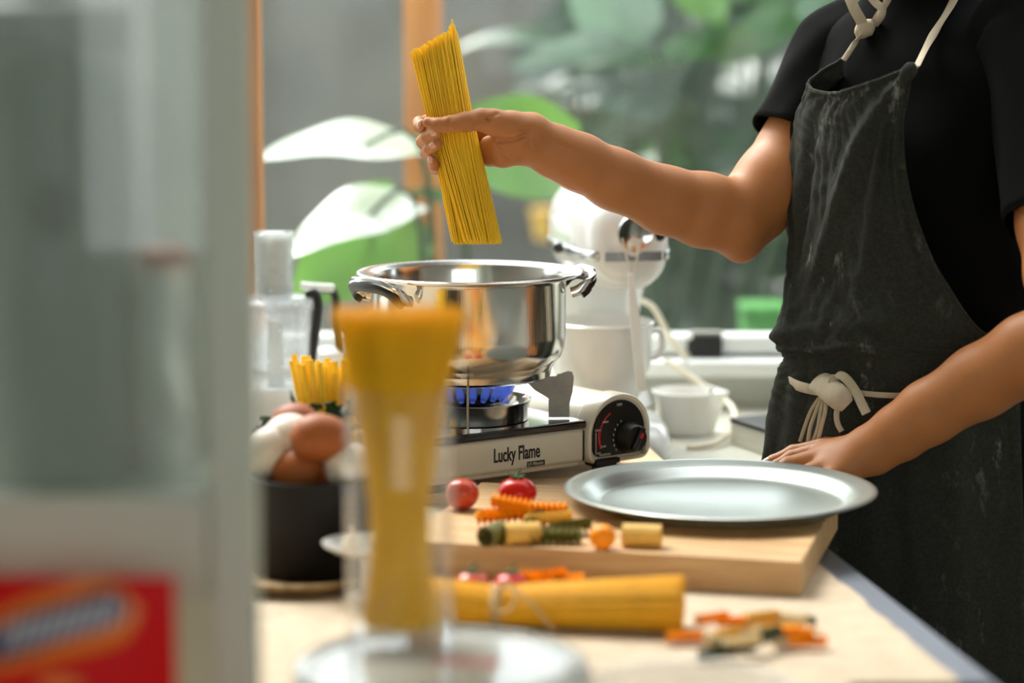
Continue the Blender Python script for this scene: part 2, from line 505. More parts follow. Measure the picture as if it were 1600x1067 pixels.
struct('added_shade_roof', MB().box((3.1, 5.75, 2.75), (6.4, 2.3, 0.08)), MATS['garden_wall'])  # roof added out of view to keep the shrubs in shade
struct('added_shade_wall', MB().box((4.2, 5.75, 1.3), (0.12, 2.3, 2.8)), MATS['garden_wall'])  # side wall added with that roof, also to darken the garden
# the posts outside
def timber_post(px, Y, wpx, label):
    a = P(px, 200, Y)
    wd = px2m(wpx, Y)
    t = thing('timber_post', (a.x, Y, -0.1), label, 'post', 'timber posts outside the window')
    part('upright', MB().box((a.x, Y, 1.25), (wd, wd * 0.9, 2.70)), MATS['post_wood'], t, bevel=0.004)
    part('foot_plate', MB().box((a.x, Y, -0.09), (wd * 1.6, wd * 1.6, 0.02)), MATS['dull_steel'], t)
timber_post(662, 4.35, 58, 'orange timber post outside the window behind the held spaghetti')

# ------------------------------------------------------------------ counter under the window
cn = thing('kitchen_counter', (0.0, 3.33, 0), 'cream kitchen counter running under the window sill', 'counter')
part('worktop', MB().box((0, 3.33, COUNTER_Z - 0.02), (4.4, 0.46, 0.04)), MATS['counter'], cn, bevel=0.004)
for k in range(6):
    x = -1.835 + k * 0.734
    b_ = part('cabinet_body', MB().box((x, 3.345, 0.425), (0.72, 0.42, 0.83)), MATS['sill_paint'], cn)
    part('cabinet_door', MB().box((x, 3.125, 0.44), (0.70, 0.018, 0.70)), MATS['sill_paint'], b_, bevel=0.003)
    part('door_handle', MB().tube([(x + 0.28, 3.105, 0.62), (x + 0.28, 3.095, 0.63), (x + 0.28, 3.095, 0.72), (x + 0.28, 3.105, 0.73)], 0.005), MATS['brushed_steel'], b_)

# ------------------------------------------------------------------ dining / work table
TROT = -R(8.2)
tu, tv = Vector((math.cos(TROT), -math.sin(-TROT) * -1, 0)), None
tv = Vector((-0.1426, 0.9898, 0)); tu = Vector((0.9898, 0.1426, 0))
TR = Vector((0.412, 1.97, 0))               # a point on the right edge
def tp(a, b, z):                             # table coords: a leftwards from right edge, b along the edge
    return TR - tu * a + tv * b + Vector((0, 0, z))
ROTM = Matrix((tu, tv, Vector((0, 0, 1)))).transposed()
tc_ = tp(0.62, 0.15, 0)
tb = thing('work_table', (tc_.x, tc_.y, 0), 'slate grey work table under the boards and bowls', 'table')
part('tabletop', MB().box(tc_ + Vector((0, 0, TABLE_Z - 0.018)), (1.24, 1.80, 0.030), M=ROTM), MATS['slate'], tb, bevel=0.003)
part('apron_rail', MB().box(tc_ + Vector((0, 0, TABLE_Z - 0.083)), (1.10, 1.66, 0.10), M=ROTM), MATS['slate'], tb)
for a in (0.09, 1.15):
    for b in (-0.68, 0.98):
        q = tp(a, b, 0)
        part('leg', MB().box((q.x, q.y, 0.38), (0.06, 0.06, 0.76), M=ROTM), MATS['slate'], tb, bevel=0.003)
# pale cloth on the table top, with a slightly uneven edge
rows = []
r2 = random.Random(3)
for i in range(61):
    b = -0.70 + 1.62 * i / 60
    e = 0.035 + r2.uniform(-0.0025, 0.0025)
    rows.append([tp(1.20 + (e - 1.20) * t, b, TABLE_Z - 0.0015) for t in (0, .25, .5, .75, 1)])
top = [[q + Vector((0, 0, 0.0025)) for q in r] for r in rows]
mb = MB().grid(top).grid([list(reversed(r)) for r in rows])
mb.grid([[rows[i][-1] for i in range(61)], [top[i][-1] for i in range(61)]])
mb.grid([rows[0], top[0]])
single('table_cloth', mb, MATS['cloth_mat'], 'pale beige coarse cloth spread over the grey table', 'tablecloth')
TZ = TABLE_Z + 0.001

# ------------------------------------------------------------------ boards
def board(name, FR, ang, wd, dp, z0, z1, m, label, planks, handle=None):
    u = Vector((math.cos(ang), -math.sin(ang), 0)); v = Vector((math.sin(ang), math.cos(ang), 0))
    c = Vector((FR[0], FR[1], 0)) - u * wd / 2 + v * dp / 2
    t = thing(name, (c.x, c.y, z0), label, 'cutting board')
    Mx = Matrix((u, v, Vector((0, 0, 1)))).transposed()
    g = 0.0004
    for k in range(planks):
        w0 = dp / planks
        q = c + v * (-dp / 2 + w0 * (k + 0.5))
        o = bpy.data.objects.new('plank', mesh_from('plank', MB().box((0, 0, 0), (wd, w0 - g, z1 - z0)), smooth=False))
        COL.objects.link(o); o.parent = t; o.data.materials.append(m)
        o.location = Vector((q.x, q.y, (z0 + z1) / 2)) - t.location
        o.rotation_euler = (0, 0, -ang)
        mods(o, 0.0012 if planks > 1 else 0.004)
    return t
BZ = 0.928
board('cutting_board', (0.2777, 2.271), R(14), 0.40, 0.315, TZ, BZ, MATS['board_wood'],
      'thick wooden cutting board in front of the stove under the grey plate', 7)
SBZ = 0.906
board('stove_board', (0.2106, 2.755), R(-7.8) , 0.60, 0.30, TZ, SBZ, MATS['stove_board_wood'],
      'thin pale wooden board lying under the gas stove', 4)

# ================================================================== portable gas stove
SA = R(36)
su, sv = Vector((math.cos(SA), math.sin(SA), 0)), Vector((-math.sin(SA), math.cos(SA), 0))
F0 = Vector((0.0873, 2.83, 0)); Zv = Vector((0, 0, 1))
def sp(u, v, z): return F0 + su * u + sv * v + Vector((0, 0, z))
SM = Matrix((su, sv, Zv)).transposed()
BL, DEP = 0.225, 0.19                        # body length, stove depth
c0 = sp(-0.06, DEP / 2, SBZ)
stove = thing('gas_stove', c0, 'white portable gas stove with round knob panel standing under the steel pot', 'stove')
body = part('body', MB().box(sp(-BL / 2, DEP / 2, 0.9425), (BL, DEP, 0.041), M=SM), MATS['stove_enamel'], stove, bevel=0.005, segs=3)
part('bottom_lip', MB().box(sp(-BL / 2, DEP / 2, 0.9205), (BL * 0.96, DEP * 0.94, 0.008), M=SM), MATS['stove_enamel'], stove, bevel=0.002)
part('top_tray', MB().box(sp(-BL / 2 - 0.001, DEP / 2, 0.9675), (BL + 0.004, DEP + 0.004, 0.010), M=SM), MATS['black_enamel'], stove, bevel=0.003, segs=3, label='glossy black top tray')
part('body_seam', MB().box(sp(-0.0035, -0.0006, 0.9425), (0.0012, 0.002, 0.036), M=SM), MATS['black_plastic'], stove)
# fuel housing: an arched barrel running front to back, its arch showing to the camera
BW = 0.0945
def arch(inset, n=18):
    x0, x1, z0, z1 = inset, BW - inset, 0.918 + inset, 1.0005 - inset
    ra, rb = 0.058, 0.053                     # left / right top corner radii
    ra, rb = max(0.002, ra - inset * .6), max(0.002, rb - inset * .6)
    k = 0.014 - inset * 0.4; k = max(k, 0.003)
    pts = []
    w_ = x1 - x0
    s_ = min(1, w_ / (ra + rb)); ra *= s_; rb *= s_
    for i in range(n): a = math.pi - (math.pi / 2) * i / (n - 1); pts.append((x0 + ra + ra * math.cos(a), z1 - ra + ra * math.sin(a)))
    for i in range(n): a = math.pi / 2 - (math.pi / 2) * i / (n - 1); pts.append((x1 - rb + rb * math.cos(a), z1 - rb + rb * math.sin(a)))
    for i in range(6): a = 0 - (math.pi / 2) * i / 5; pts.append((x1 - k + k * math.cos(a), z0 + k + k * math.sin(a)))
    for i in range(6): a = -math.pi / 2 - (math.pi / 2) * i / 5; pts.append((x0 + k + k * math.cos(a), z0 + k + k * math.sin(a)))
    return list(reversed(pts))
def ringed(levels):
    rows = [[sp(a, v, z) for a, z in arch(ins)] for ins, v in levels]
    mb = MB().grid(rows, closed=True)
    n = len(rows[0])
    mb.f.append(tuple(range(n - 1, -1, -1))) ; mb.f.append(tuple(range((len(rows) - 1) * n, len(rows) * n)))
    return mb
hs = part('fuel_housing', ringed([(0.006, -0.002), (0.0052, -0.005), (0.003, -0.0062), (0.001, -0.0055), (0.0, -0.003), (0.0, 0.022), (0.003, 0.027), (0.0034, DEP * 0.8), (0.006, DEP - 0.004), (0.010, DEP)]), MATS['stove_enamel'], stove, angle=30)
kp = part('knob_panel', ringed([(0.0085, -0.0046), (0.0080, -0.0028), (0.0080, -0.001)]), MATS['black_plastic'], stove, label='black arched control panel with red scale')
# fix knob panel so that it stands a little proud of the recessed housing front
kc = sp(0.0615, -0.0048, 0.9465)
kM = Matrix((su, Zv, -sv)).transposed()
knob = part('knob', MB().lathe([(0, 0), (0.0195, 0), (0.0195, 0.003), (0.0172, 0.006), (0.0165, 0.014), (0.0150, 0.0165), (0, 0.017)], 40, kc, kM), MATS['black_plastic'], stove)
part('knob_grip', MB().box(kc + kM @ Vector((0, 0, 0.019)), (0.031, 0.007, 0.006), M=Matrix((su * 0.5 + Zv * 0.866, su * -0.866 + Zv * 0.5, -sv)).transposed()), MATS['black_plastic'], knob, bevel=0.002)
part('knob_mark', MB().box(kc + kM @ Vector((0.003, 0.004, 0.0222)), (0.006, 0.004, 0.0006), M=Matrix((su * 0.5 + Zv * 0.866, su * -0.866 + Zv * 0.5, -sv)).transposed()), MATS['red_print'], knob)
def arcprint(name, r0, r1, a0, a1, m):
    rows = []
    for i in range(13):
        a = R(a0 + (a1 - a0) * i / 12)
        rows.append([sp(0.0485 + r * math.cos(a), -0.0051, 0.9500 + r * math.sin(a)) for r in (r0, r1)])
    part(name, MB().grid(rows), m, kp, solid=0.0004)
arcprint('red_scale', 0.0305, 0.0325, 118, 160, MATS['red_print'])
arcprint('red_scale', 0.0300, 0.0335, 162, 205, MATS['red_print'])
part('white_scale', MB().box(sp(0.0118, -0.0051, 0.9445), (0.0006, 0.0006, 0.024), M=SM), MATS['white_print'], kp)
for body_, u_, z_, s_ in (('OFF', 0.043, 0.9855, 0.0048), ('HIGH', 0.0215, 0.967, 0.0036), ('HIGH', 0.0105, 0.958, 0.0036), ('LOW', 0.0185, 0.9375, 0.0036), ('LOW', 0.0105, 0.930, 0.0036), ('IGNITION', 0.0170, 0.9275, 0.0038)):
    text_mesh('lettering', body_, s_, sp(u_, -0.0052, z_), su, Zv, MATS['white_print'], kp, 0.0002)
for k in range(7):
    a = R(120 + 16 * k)
    part('tick_mark', MB().box(sp(0.0615 + 0.0235 * math.cos(a), -0.0051, 0.9465 + 0.0235 * math.sin(a)), (0.0008, 0.0006, 0.0026), M=SM), MATS['white_print'], kp)
part('screw', MB().lathe([(0, 0), (0.0035, 0), (0.003, 0.0016), (0, 0.002)], 16, sp(0.084, -0.0058, 0.927), kM), MATS['dull_steel'], hs)
# lettering on the front face
text_mesh('brand_lettering', 'Lucky Flame', 0.0232, sp(-0.1345, -0.0002, 0.9355), su, Zv, MATS['black_print'], body, 0.0004, 0.0004, 0.58)
part('badge', MB().box(sp(-0.0735, -0.0002, 0.9283), (0.0255, 0.0010, 0.0062), M=SM), MATS['black_print'], body)
text_mesh('badge_lettering', 'LF-90mini', 0.0056, sp(-0.0855, -0.0008, 0.9265), su, Zv, MATS['stove_enamel'], body, 0.0002)
# feet
for u_, v_ in ((0.030, 0.002), (0.030, DEP - 0.012), (-BL + 0.02, 0.022), (-BL + 0.02, DEP - 0.022)):
    f = MB().box(sp(u_, v_, SBZ + 0.0075), (0.026, 0.018, 0.015), M=SM)
    f.prism([(-0.021, 0.0), (0.016, 0.0), (0.016, -0.006), (-0.008, -0.009), (-0.021, -0.009)], sp(u_, v_ - 0.012, SBZ + 0.0180), su, Zv, sv * 0.024)
    part('foot', f, MATS['black_plastic'], stove, bevel=0.002)
# burner
bc = sp(-0.105, 0.09, 0)
br = part('drip_ring', MB().lathe([(0.0, 0.9728), (0.066, 0.9728), (0.070, 0.9735), (0.0705, 0.978), (0.0715, 0.992), (0.0735, 0.9955), (0.0738, 0.997), (0.0725, 0.9972), (0.069, 0.993), (0.064, 0.982), (0.05, 0.977), (0, 0.976)], 64, bc), MATS['chrome'], stove)
bu = part('burner', MB().lathe([(0, 0.976), (0.026, 0.976), (0.028, 0.99), (0.040, 0.995), (0.042, 1.001), (0.038, 1.004), (0.012, 1.005), (0, 1.004)], 48, bc, rfun=lambda a, z: 1 + 0.02 * math.cos(24 * a)), MATS['dark_metal'], stove)
for k in range(20):
    a = 2 * math.pi * k / 20 + 0.1
    d = Vector((math.cos(a), math.sin(a), 0))
    q = bc + d * 0.041 + Vector((0, 0, 0.999))
    h = 0.020 + rnd.uniform(-0.002, 0.004)
    pts = [q, q + d * 0.006 + Zv * h * 0.35, q + d * 0.011 + Zv * h * 0.75, q + d * 0.013 + Zv * h * 1.05]
    part('flame', MB().tube(pts, [0.0035, 0.0055, 0.0045, 0.0006], 8), MATS['gas_flame'], stove, label='blue gas flame')
# pot supports
POTB = 1.0235
tri = [(0.094, 0.974), (0.119, 0.974), (0.119, 0.990), (0.1225, 1.004), (0.124, 1.022), (0.122, 1.0285), (0.117, 1.0295), (0.111, 1.0275), (0.108, 1.0262), (0.105, 1.0262), (0.103, POTB - 0.0002), (0.070, POTB - 0.0002), (0.067, 1.0175), (0.077, 1.007), (0.094, 0.9965)]
for a in (0, 90, 180, 270):
    d = Vector((math.cos(R(a)), math.sin(R(a)), 0)); e = Vector((-d.y, d.x, 0))
    part('pot_support', MB().prism(list(reversed(tri)), bc - e * 0.0011, d, Zv, e * 0.0022), MATS['dull_steel'], stove, smooth=False)

# ================================================================== steel pot
pc = Vector((bc.x, bc.y, 0))
RIMZ = P(728, 424, 2.845).z
RB, RR = px2m(152, 2.845), px2m(177, 2.845)
pot = thing('steel_pot', (pc.x, pc.y, POTB), 'polished stainless steel cooking pot on the gas stove', 'pot')
out_ = [(0, POTB), (RB * 0.80, POTB), (RB * 0.845, POTB + 0.003), (RB * 0.855, POTB + 0.012), (RB * 0.875, POTB + 0.016), (RB * 0.955, POTB + 0.026), (RB * 0.985, POTB + 0.037), (RB, POTB + 0.052), (RB, RIMZ - 0.010), (RB + 0.002, RIMZ - 0.006), (RR - 0.003, RIMZ - 0.0035), (RR, RIMZ - 0.0022), (RR + 0.0006, RIMZ - 0.0002), (RR - 0.001, RIMZ + 0.0014), (RR - 0.004, RIMZ + 0.0012), (RB + 0.006, RIMZ - 0.0012), (RB - 0.001, RIMZ - 0.003), (RB - 0.003, RIMZ - 0.010), (RB - 0.0032, POTB + 0.05), (RB * 0.95, POTB + 0.030), (RB * 0.85, POTB + 0.010), (0, POTB + 0.008)]
part('pot_body', MB().lathe(out_, 96, pc), MATS['pot_steel'], pot, angle=50)
def pot_handle(ang):
    d = Vector((math.cos(ang), math.sin(ang), 0)); e = Vector((-d.y, d.x, 0))
    def q(r, s, z): return pc + d * r + e * s + Vector((0, 0, z))
    z0 = RIMZ - 0.014
    pts = [q(RB - 0.001, -0.040, z0 - 0.010), q(RB + 0.010, -0.043, z0 - 0.006), q(RB + 0.024, -0.040, z0 + 0.004), q(RB + 0.030, -0.024, z0 + 0.010), q(RB + 0.032, 0, z0 + 0.011),
           q(RB + 0.030, 0.024, z0 + 0.010), q(RB + 0.024, 0.040, z0 + 0.004), q(RB + 0.010, 0.043, z0 - 0.006), q(RB - 0.001, 0.040, z0 - 0.010)]
    h = part('handle', MB().tube(vspline(pts, 33), 0.0070, 12, side=d * 0.55 + Zv * 0.8, flat=0.55), MATS['chrome'], pot)
    lo = [p - Zv * 0.0062 + d * 0.001 for p in pts[1:-1]]
    part('handle_grip', MB().tube(vspline(lo, 25), 0.0066, 8, side=d * 0.55 + Zv * 0.8, flat=0.5), MATS['black_plastic'], h)
pot_handle(R(18)); pot_handle(R(218))
# ================================================================== grey pizza pan
pl = P(1125, 770, 2.545)
PC = Vector((pl.x, 2.545, 0)); PR = px2m(247.5, 2.545); ri = PR * 0.80
prof = [(0, BZ + 0.001), (ri * 0.96, BZ + 0.001), (ri * 1.0, BZ + 0.003), (ri * 1.05, BZ + 0.0115), (PR * 0.90, BZ + 0.0145), (PR - 0.003, BZ + 0.0160), (PR, BZ + 0.0172), (PR + 0.0004, BZ + 0.0188), (PR - 0.002, BZ + 0.0200), (PR - 0.006, BZ + 0.0190), (PR * 0.90, BZ + 0.0172), (ri * 1.055, BZ + 0.0142), (ri * 1.0, BZ + 0.0062), (ri * 0.95, BZ + 0.0036), (0, BZ + 0.0036)]
single('pizza_pan', MB().lathe(prof, 96, PC), MATS['pan_metal'], 'round grey metal plate with a wide rim on the thick wooden board', 'plate', angle=60)

# ================================================================== small food on the board
def on(px, py, z):
    """world point at height z on the sight line of photo pixel (px, py)"""
    a, b = P(px, py, 1.0), P(px, py, 3.0)
    t = (z - a.z) / (b.z - a.z)
    return a + (b - a) * t

def tomato(px, py, z, rpx, m, label, squash=0.9, stem=True, tilt=0):
    c = on(px, py, z); r = px2m(rpx, c.y)
    t = thing('tomato', (c.x, c.y, z), label, 'tomato')
    pr = []
    for i in range(17):
        a = math.pi * i / 16
        rr = math.sin(a); zz = -math.cos(a)
        if i > 11: zz -= 0.10 * ((i - 11) / 5) ** 2
        pr.append((0 if i in (0, 16) else rr * r, r * squash + zz * r * squash))
    part('flesh', MB().lathe(pr, 32, (c.x, c.y, z), rfun=lambda a, q: 1 + 0.012 * math.cos(5 * a)), m, t)
    if stem:
        zt = z + 2 * r * squash * 0.945
        mb = MB()
        for k in range(5):
            a = k * 2 * math.pi / 5 + 0.4
            d = Vector((math.cos(a), math.sin(a), 0))
            mb.tube([Vector((c.x, c.y, zt)), Vector((c.x, c.y, zt)) + d * r * 0.25 + Zv * r * 0.09, Vector((c.x, c.y, zt)) + d * r * 0.5 + Zv * r * 0.2], [r * 0.1, r * 0.09, r * 0.015], 6)
        part('calyx', mb, MATS['green_stem'], t)
        part('stem', MB().tube([(c.x, c.y, zt), (c.x + r * .05, c.y, zt + r * 0.25), (c.x + r * 0.18, c.y, zt + r * 0.5)], [r * 0.09, r * 0.07, r * 0.08], 6), MATS['green_stem'], t)
    return t
tomato(808, 794, BZ, 31, MATS['tomato'], 'shiny red tomato with green calyx on the board before the stove', 0.82)
tomato(722, 796, BZ, 27, MATS['pink_tomato'], 'pale pinkish tomato at the back corner of the thick board', 0.95, stem=False)
tomato(941, 858, BZ, 21, MATS['orange_tomato'], 'small orange tomato alone at the front of the thick board', 0.98, stem=False)

# pasta prototypes (meshes shared by their copies)
def fusilli_mesh(name, L=0.040, rad=0.0075, turns=2.6, m=None):
    mb = MB()
    n = 26
    for j in range(3):
        rows = []
        for i in range(n + 1):
            t = i / n
            a = 2 * math.pi * (turns * t) + j * 2 * math.pi / 3
            d = Vector((0, math.cos(a), math.sin(a)))
            e = Vector((0, -math.sin(a), math.cos(a)))
            c = Vector(((t - 0.5) * L, 0, 0))
            rows.append([c + e * 0.0009, c + d * rad * 0.6 + e * 0.0011, c + d * rad, c + d * rad * 0.6 - e * 0.0011, c - e * 0.0009])
        mb.grid(rows)
    me = mesh_from(name, mb); me.materials.append(m)
    return me
def rigatoni_mesh(name, L=0.036, rad=0.0105, m=None):
    pr = [(rad * 0.78, -L / 2), (rad, -L / 2), (rad, 0), (rad, L / 2), (rad * 0.78, L / 2), (rad * 0.78, 0), (rad * 0.78, -L / 2)]
    mb = MB().lathe(pr, 60, M=Matrix.Rotation(math.pi / 2, 3, 'Y'), rfun=lambda a, z: 1 + 0.03 * math.cos(20 * a))
    me = mesh_from(name, mb, angle=50); me.materials.append(m)
    return me
FUS = {k: fusilli_mesh('fusilli', m=MATS[k]) for k in ('pasta_orange', 'pasta_pale', 'pasta_green', 'pasta_dark_green', 'pasta_cream')}
RIG = {k: rigatoni_mesh('rigatoni', m=MATS[k]) for k in ('pasta_pale', 'pasta_green', 'pasta_orange')}
def piece(name, me, c, rot, label, group=None, s=1.0):
    o = bpy.data.objects.new(name, me); COL.objects.link(o)
    o.location = c; o.rotation_euler = rot; o.scale = (s, s, s)
    return tag(o, label, 'pasta piece', group)
G1 = 'coloured pasta pieces on the thick board'
def onb(px, py, lift): 
    c = on(px, py, BZ); return Vector((c.x, c.y, BZ + lift))
piece('fusilli', FUS['pasta_orange'], onb(783, 822, 0.0100), (0, 0, R(20)), 'orange pasta spiral left of and below the red tomato', G1, 1.30)
piece('fusilli', FUS['pasta_orange'], onb(800, 822, 0.0240), (R(40), R(8), R(-14)), 'orange pasta spiral lying on top of the board pile', G1, 1.10)
piece('fusilli', FUS['pasta_orange'], onb(852, 808, 0.0095), (R(30), 0, R(-8)), 'orange pasta spiral right of the red tomato', G1, 1.15)
piece('fusilli', FUS['pasta_pale'], onb(858, 828, 0.0100), (R(10), 0, R(24)), 'yellow pasta spiral in the middle of the board pile', G1, 1.25)
piece('fusilli', FUS['pasta_green'], onb(836, 826, 0.0085), (R(60), 0, R(75)), 'olive pasta spiral hidden behind the yellow tube', G1, 1.1)
piece('rigatoni', RIG['pasta_green'], onb(772, 850, 0.0105), (0, 0, R(62)), 'olive green pasta tube at the left end of the board pile', G1, 0.98)
piece('rigatoni', RIG['pasta_pale'], onb(816, 849, 0.0105), (0, 0, R(12)), 'yellow pasta tube at the front of the board pile', G1, 0.98)
piece('fusilli', FUS['pasta_green'], onb(868, 850, 0.0085), (0, 0, R(-4)), 'olive green pasta spiral at the front of the board pile', G1, 1.3)
piece('fusilli', FUS['pasta_green'], onb(892, 838, 0.0085), (R(35), 0, R(34)), 'olive green pasta spiral at the right end of the board pile', G1, 1.15)
piece('rigatoni', RIG['pasta_pale'], onb(1003, 854, 0.0112), (R(20), 0, R(-10)), 'lone pale yellow pasta tube under the plate rim', G1, 1.06)

# scattered coloured pasta on the cloth
G2 = 'scattered coloured pasta on the cloth'
r3 = random.Random(11)
spots = [(1070, 1008, 'pasta_orange', 'orange', 10), (1112, 993, 'pasta_orange', 'orange', 30), (1150, 984, 'pasta_orange', 'orange', 12), (1188, 979, 'pasta_orange', 'orange', -10),
         (1242, 1012, 'pasta_orange', 'orange', -14), (1262, 1016, 'pasta_orange', 'orange', 5), (1128, 1012, 'pasta_cream', 'cream', -30), (1160, 1030, 'pasta_cream', 'cream', 20), (1178, 1000, 'pasta_cream', 'cream', 60),
         (1215, 1006, 'pasta_cream', 'cream', 80), (1236, 990, 'pasta_cream', 'cream', -40), (1120, 1034, 'pasta_dark_green', 'dark green', 12), (1150, 1020, 'pasta_dark_green', 'dark green', -8), (1200, 1018, 'pasta_dark_green', 'dark green', 50),
         (1246, 983, 'pasta_dark_green', 'dark green', 8), (1140, 1002, 'pasta_pale', 'yellow', 40), (1192, 990, 'pasta_pale', 'yellow', 30), (1224, 996, 'pasta_pale', 'yellow', 0)]
for k, (x, y, c_, nm, a) in enumerate(spots):
    q = on(x, y, TZ)
    piece('fusilli', FUS[c_], Vector((q.x, q.y, TZ + 0.0068 + (0.008 if k % 3 == 1 else 0))), (r3.uniform(0, 3), r3.uniform(-0.06, 0.06), R(a)), nm + ' pasta spiral in the scatter on the cloth right of the lying spaghetti', G2, 0.85)

# pieces between the thick board and the lying bundle
G3 = 'food behind the lying spaghetti bundle'
tomato(800, 950, TZ, 33, MATS['tomato'], 'red tomato half hidden behind the lying spaghetti bundle', 0.9)
tomato(738, 950, TZ, 32, MATS['pink_tomato'], 'pale tomato behind the tied end of the lying spaghetti', 0.95)
for k, (x, y, a, lift) in enumerate(((836, 948, 10, .012), (866, 950, -12, .012), (850, 946, 30, .026), (874, 944, 5, .022), (832, 944, -25, .027))):
    q = on(x, y, TZ)
    piece('fusilli', FUS['pasta_orange'], Vector((q.x, q.y, TZ + lift)), (r3.uniform(0, 3), 0, R(a)), 'orange pasta spiral heaped behind the lying spaghetti bundle', G3, 1.15)

# ================================================================== spaghetti
def disc(n, R_):
    out = []
    for i in range(n):
        r = R_ * math.sqrt((i + 0.5) / n); a = i * 2.399963
        out.append((r * math.cos(a), r * math.sin(a)))
    return out
def strands(mb, paths, rad=0.00095, n=5):
    for pts in paths: mb.tube(pts, rad, n)
    return mb

# the held bundle
HT, HB = P(680, 76, 2.800), P(745, 379, 2.775)
hax = (HT - HB).normalized(); HL = 0.234
hx = (Vector((1, 0, 0)) - hax * hax.x).normalized(); hy = hax.cross(hx)
r4 = random.Random(5)
paths = []
for (a, b) in disc(440, 1.0):
    tw = 0.30
    s0, s1 = -0.0055 * a + r4.uniform(-0.002, 0.002), 0.0085 * a + r4.uniform(-0.005, 0.005) + (r4.uniform(0, 0.012) if (a > 0.75 and r4.random() < .4) else 0)
    pts = []
    j = (r4.uniform(-1, 1), r4.uniform(-1, 1))
    low = (a < -0.05 and b > 0.1)            # a few strands that splay towards the camera at the bottom
    for t in (0, 0.25, 0.5, 0.62, 0.8, 1.0):
        rr = 0.0258 * (1.0 + 0.50 * max(0, t - 0.62) * 0.55 + 0.10 * max(0, 0.55 - t))
        an = tw * (t - 0.6)
        x = a * math.cos(an) - b * math.sin(an); y = a * math.sin(an) + b * math.cos(an)
        spread = abs(t - 0.6) * 0.0016
        q = HB + hax * (t * HL + s0 * (1 - t) + s1 * t) + hx * (x * rr + j[0] * spread) + hy * (y * rr * 0.96 + j[1] * spread)
        if t < 0.5 and a < 0.1 and b < -0.45:
            q += (-hy * 0.010 + hx * 0.010) * (0.5 - t) * 2
        pts.append(q)
    paths.append(pts)
held = single('spaghetti_bundle', strands(MB(), paths), MATS['pasta'], 'upright bundle of dry spaghetti gripped in the raised hand', 'spaghetti')

# the bundle lying on the cloth, tied with string
e1, e0 = on(1064, 984, TZ), on(628, 972, TZ)
ax = (e1 - e0).normalized(); LB = 0.262
lx = Vector((-ax.y, ax.x, 0))
paths = []
for (a, b) in disc(420, 1.0):
    pts = []
    sh = r4.uniform(-0.003, 0.003)
    j = (r4.uniform(-1, 1), r4.uniform(-1, 1))
    for t in (0, .2, .36, .5, .75, 1.0):
        k = abs(t - 0.36)
        rr = 0.0185 + 0.0075 * min(1, k / 0.64) ** 0.8
        q = e1 - ax * LB * (1 - t) + ax * sh + lx * (a * rr * 1.12 + j[0] * k * 0.004)
        q = Vector((q.x, q.y, TZ + 0.0012 + rr * 0.92 + b * rr * 0.92))
        pts.append(q)
    paths.append(pts)
lie = thing('tied_spaghetti', (e1.x - 0.13, e1.y, TZ), 'bundle of spaghetti tied with twine lying on the cloth before the board', 'spaghetti')
o = part('strands', strands(MB(), paths), MATS['pasta_lying'], lie); o['kind'] = 'stuff'
tc0 = e1 - ax * LB * 0.64
for dx in (-0.0035, 0.0, 0.0035):
    ring = []
    for i in range(24):
        a = 2 * math.pi * i / 24
        ring.append(tc0 + ax * dx + lx * math.cos(a) * 0.0222 + Zv * (TZ - tc0.z + 0.0185 + math.sin(a) * 0.0182))
    part('twine_loop', MB().tube(ring, 0.0013, 6, closed=True), MATS['twine'], lie)
tk = Vector((tc0.x, tc0.y - 0.010, TZ + 0.037))
bow = [tk, tk + Vector((0.012, -0.010, 0.006)), tk + Vector((0.016, -0.020, -0.008)), tk + Vector((0.006, -0.020, -0.018)), tk + Vector((-0.004, -0.014, -0.012)), tk]
part('twine_bow', MB().tube(vspline(bow, 30), 0.0014, 6), MATS['twine'], lie)
tail = [tk, tk + Vector((0.018, -0.012, 0.0)), tk + Vector((0.040, -0.022, -0.020)), tk + Vector((0.052, -0.026, -0.0355))]
part('twine_bow', MB().tube(vspline(tail, 20), 0.0014, 6), MATS['twine'], lie)

# ================================================================== round clear container with the spaghetti jar on its lid
cc = on(690, 1032, 0.954)
CC = Vector((cc.x, cc.y, 0)); CR = px2m(240, cc.y); CT = 0.954
ct = thing('clear_container', (CC.x, CC.y, TZ), 'round clear plastic cake container with red print under the spaghetti jar', 'container')
part('tub', MB().lathe([(0, TZ + 0.001), (CR * 0.9, TZ + 0.001), (CR * 0.93, TZ + 0.004), (CR * 0.955, CT - 0.016), (CR * 0.94, CT - 0.016), (CR * 0.915, TZ + 0.006), (0, TZ + 0.004)], 64, CC), MATS['bowl_plastic'], ct)
lid = part('lid', MB().lathe([(CR * 0.96, CT - 0.016), (CR, CT - 0.016), (CR * 1.005, CT - 0.012), (CR * 0.985, CT - 0.003), (CR * 0.95, CT), (CR * 0.86, CT), (CR * 0.84, CT - 0.0025), (0, CT - 0.0025), (0, CT - 0.005), (CR * 0.85, CT - 0.005), (CR * 0.94, CT - 0.008), (CR * 0.96, CT - 0.016)], 72, CC), MATS['frosted'], ct)
rows = []
for i in range(9):
    t = i / 8
    rows.append([CC + Vector((-0.005 + 0.05 * t, -0.002 + 0.012 * k + 0.004 * math.sin(6 * t), CT - 0.0021)) for k in (0, 0.5, 1)])
part('red_label', MB().grid(rows), MATS['red_print'], lid, solid=0.0006)

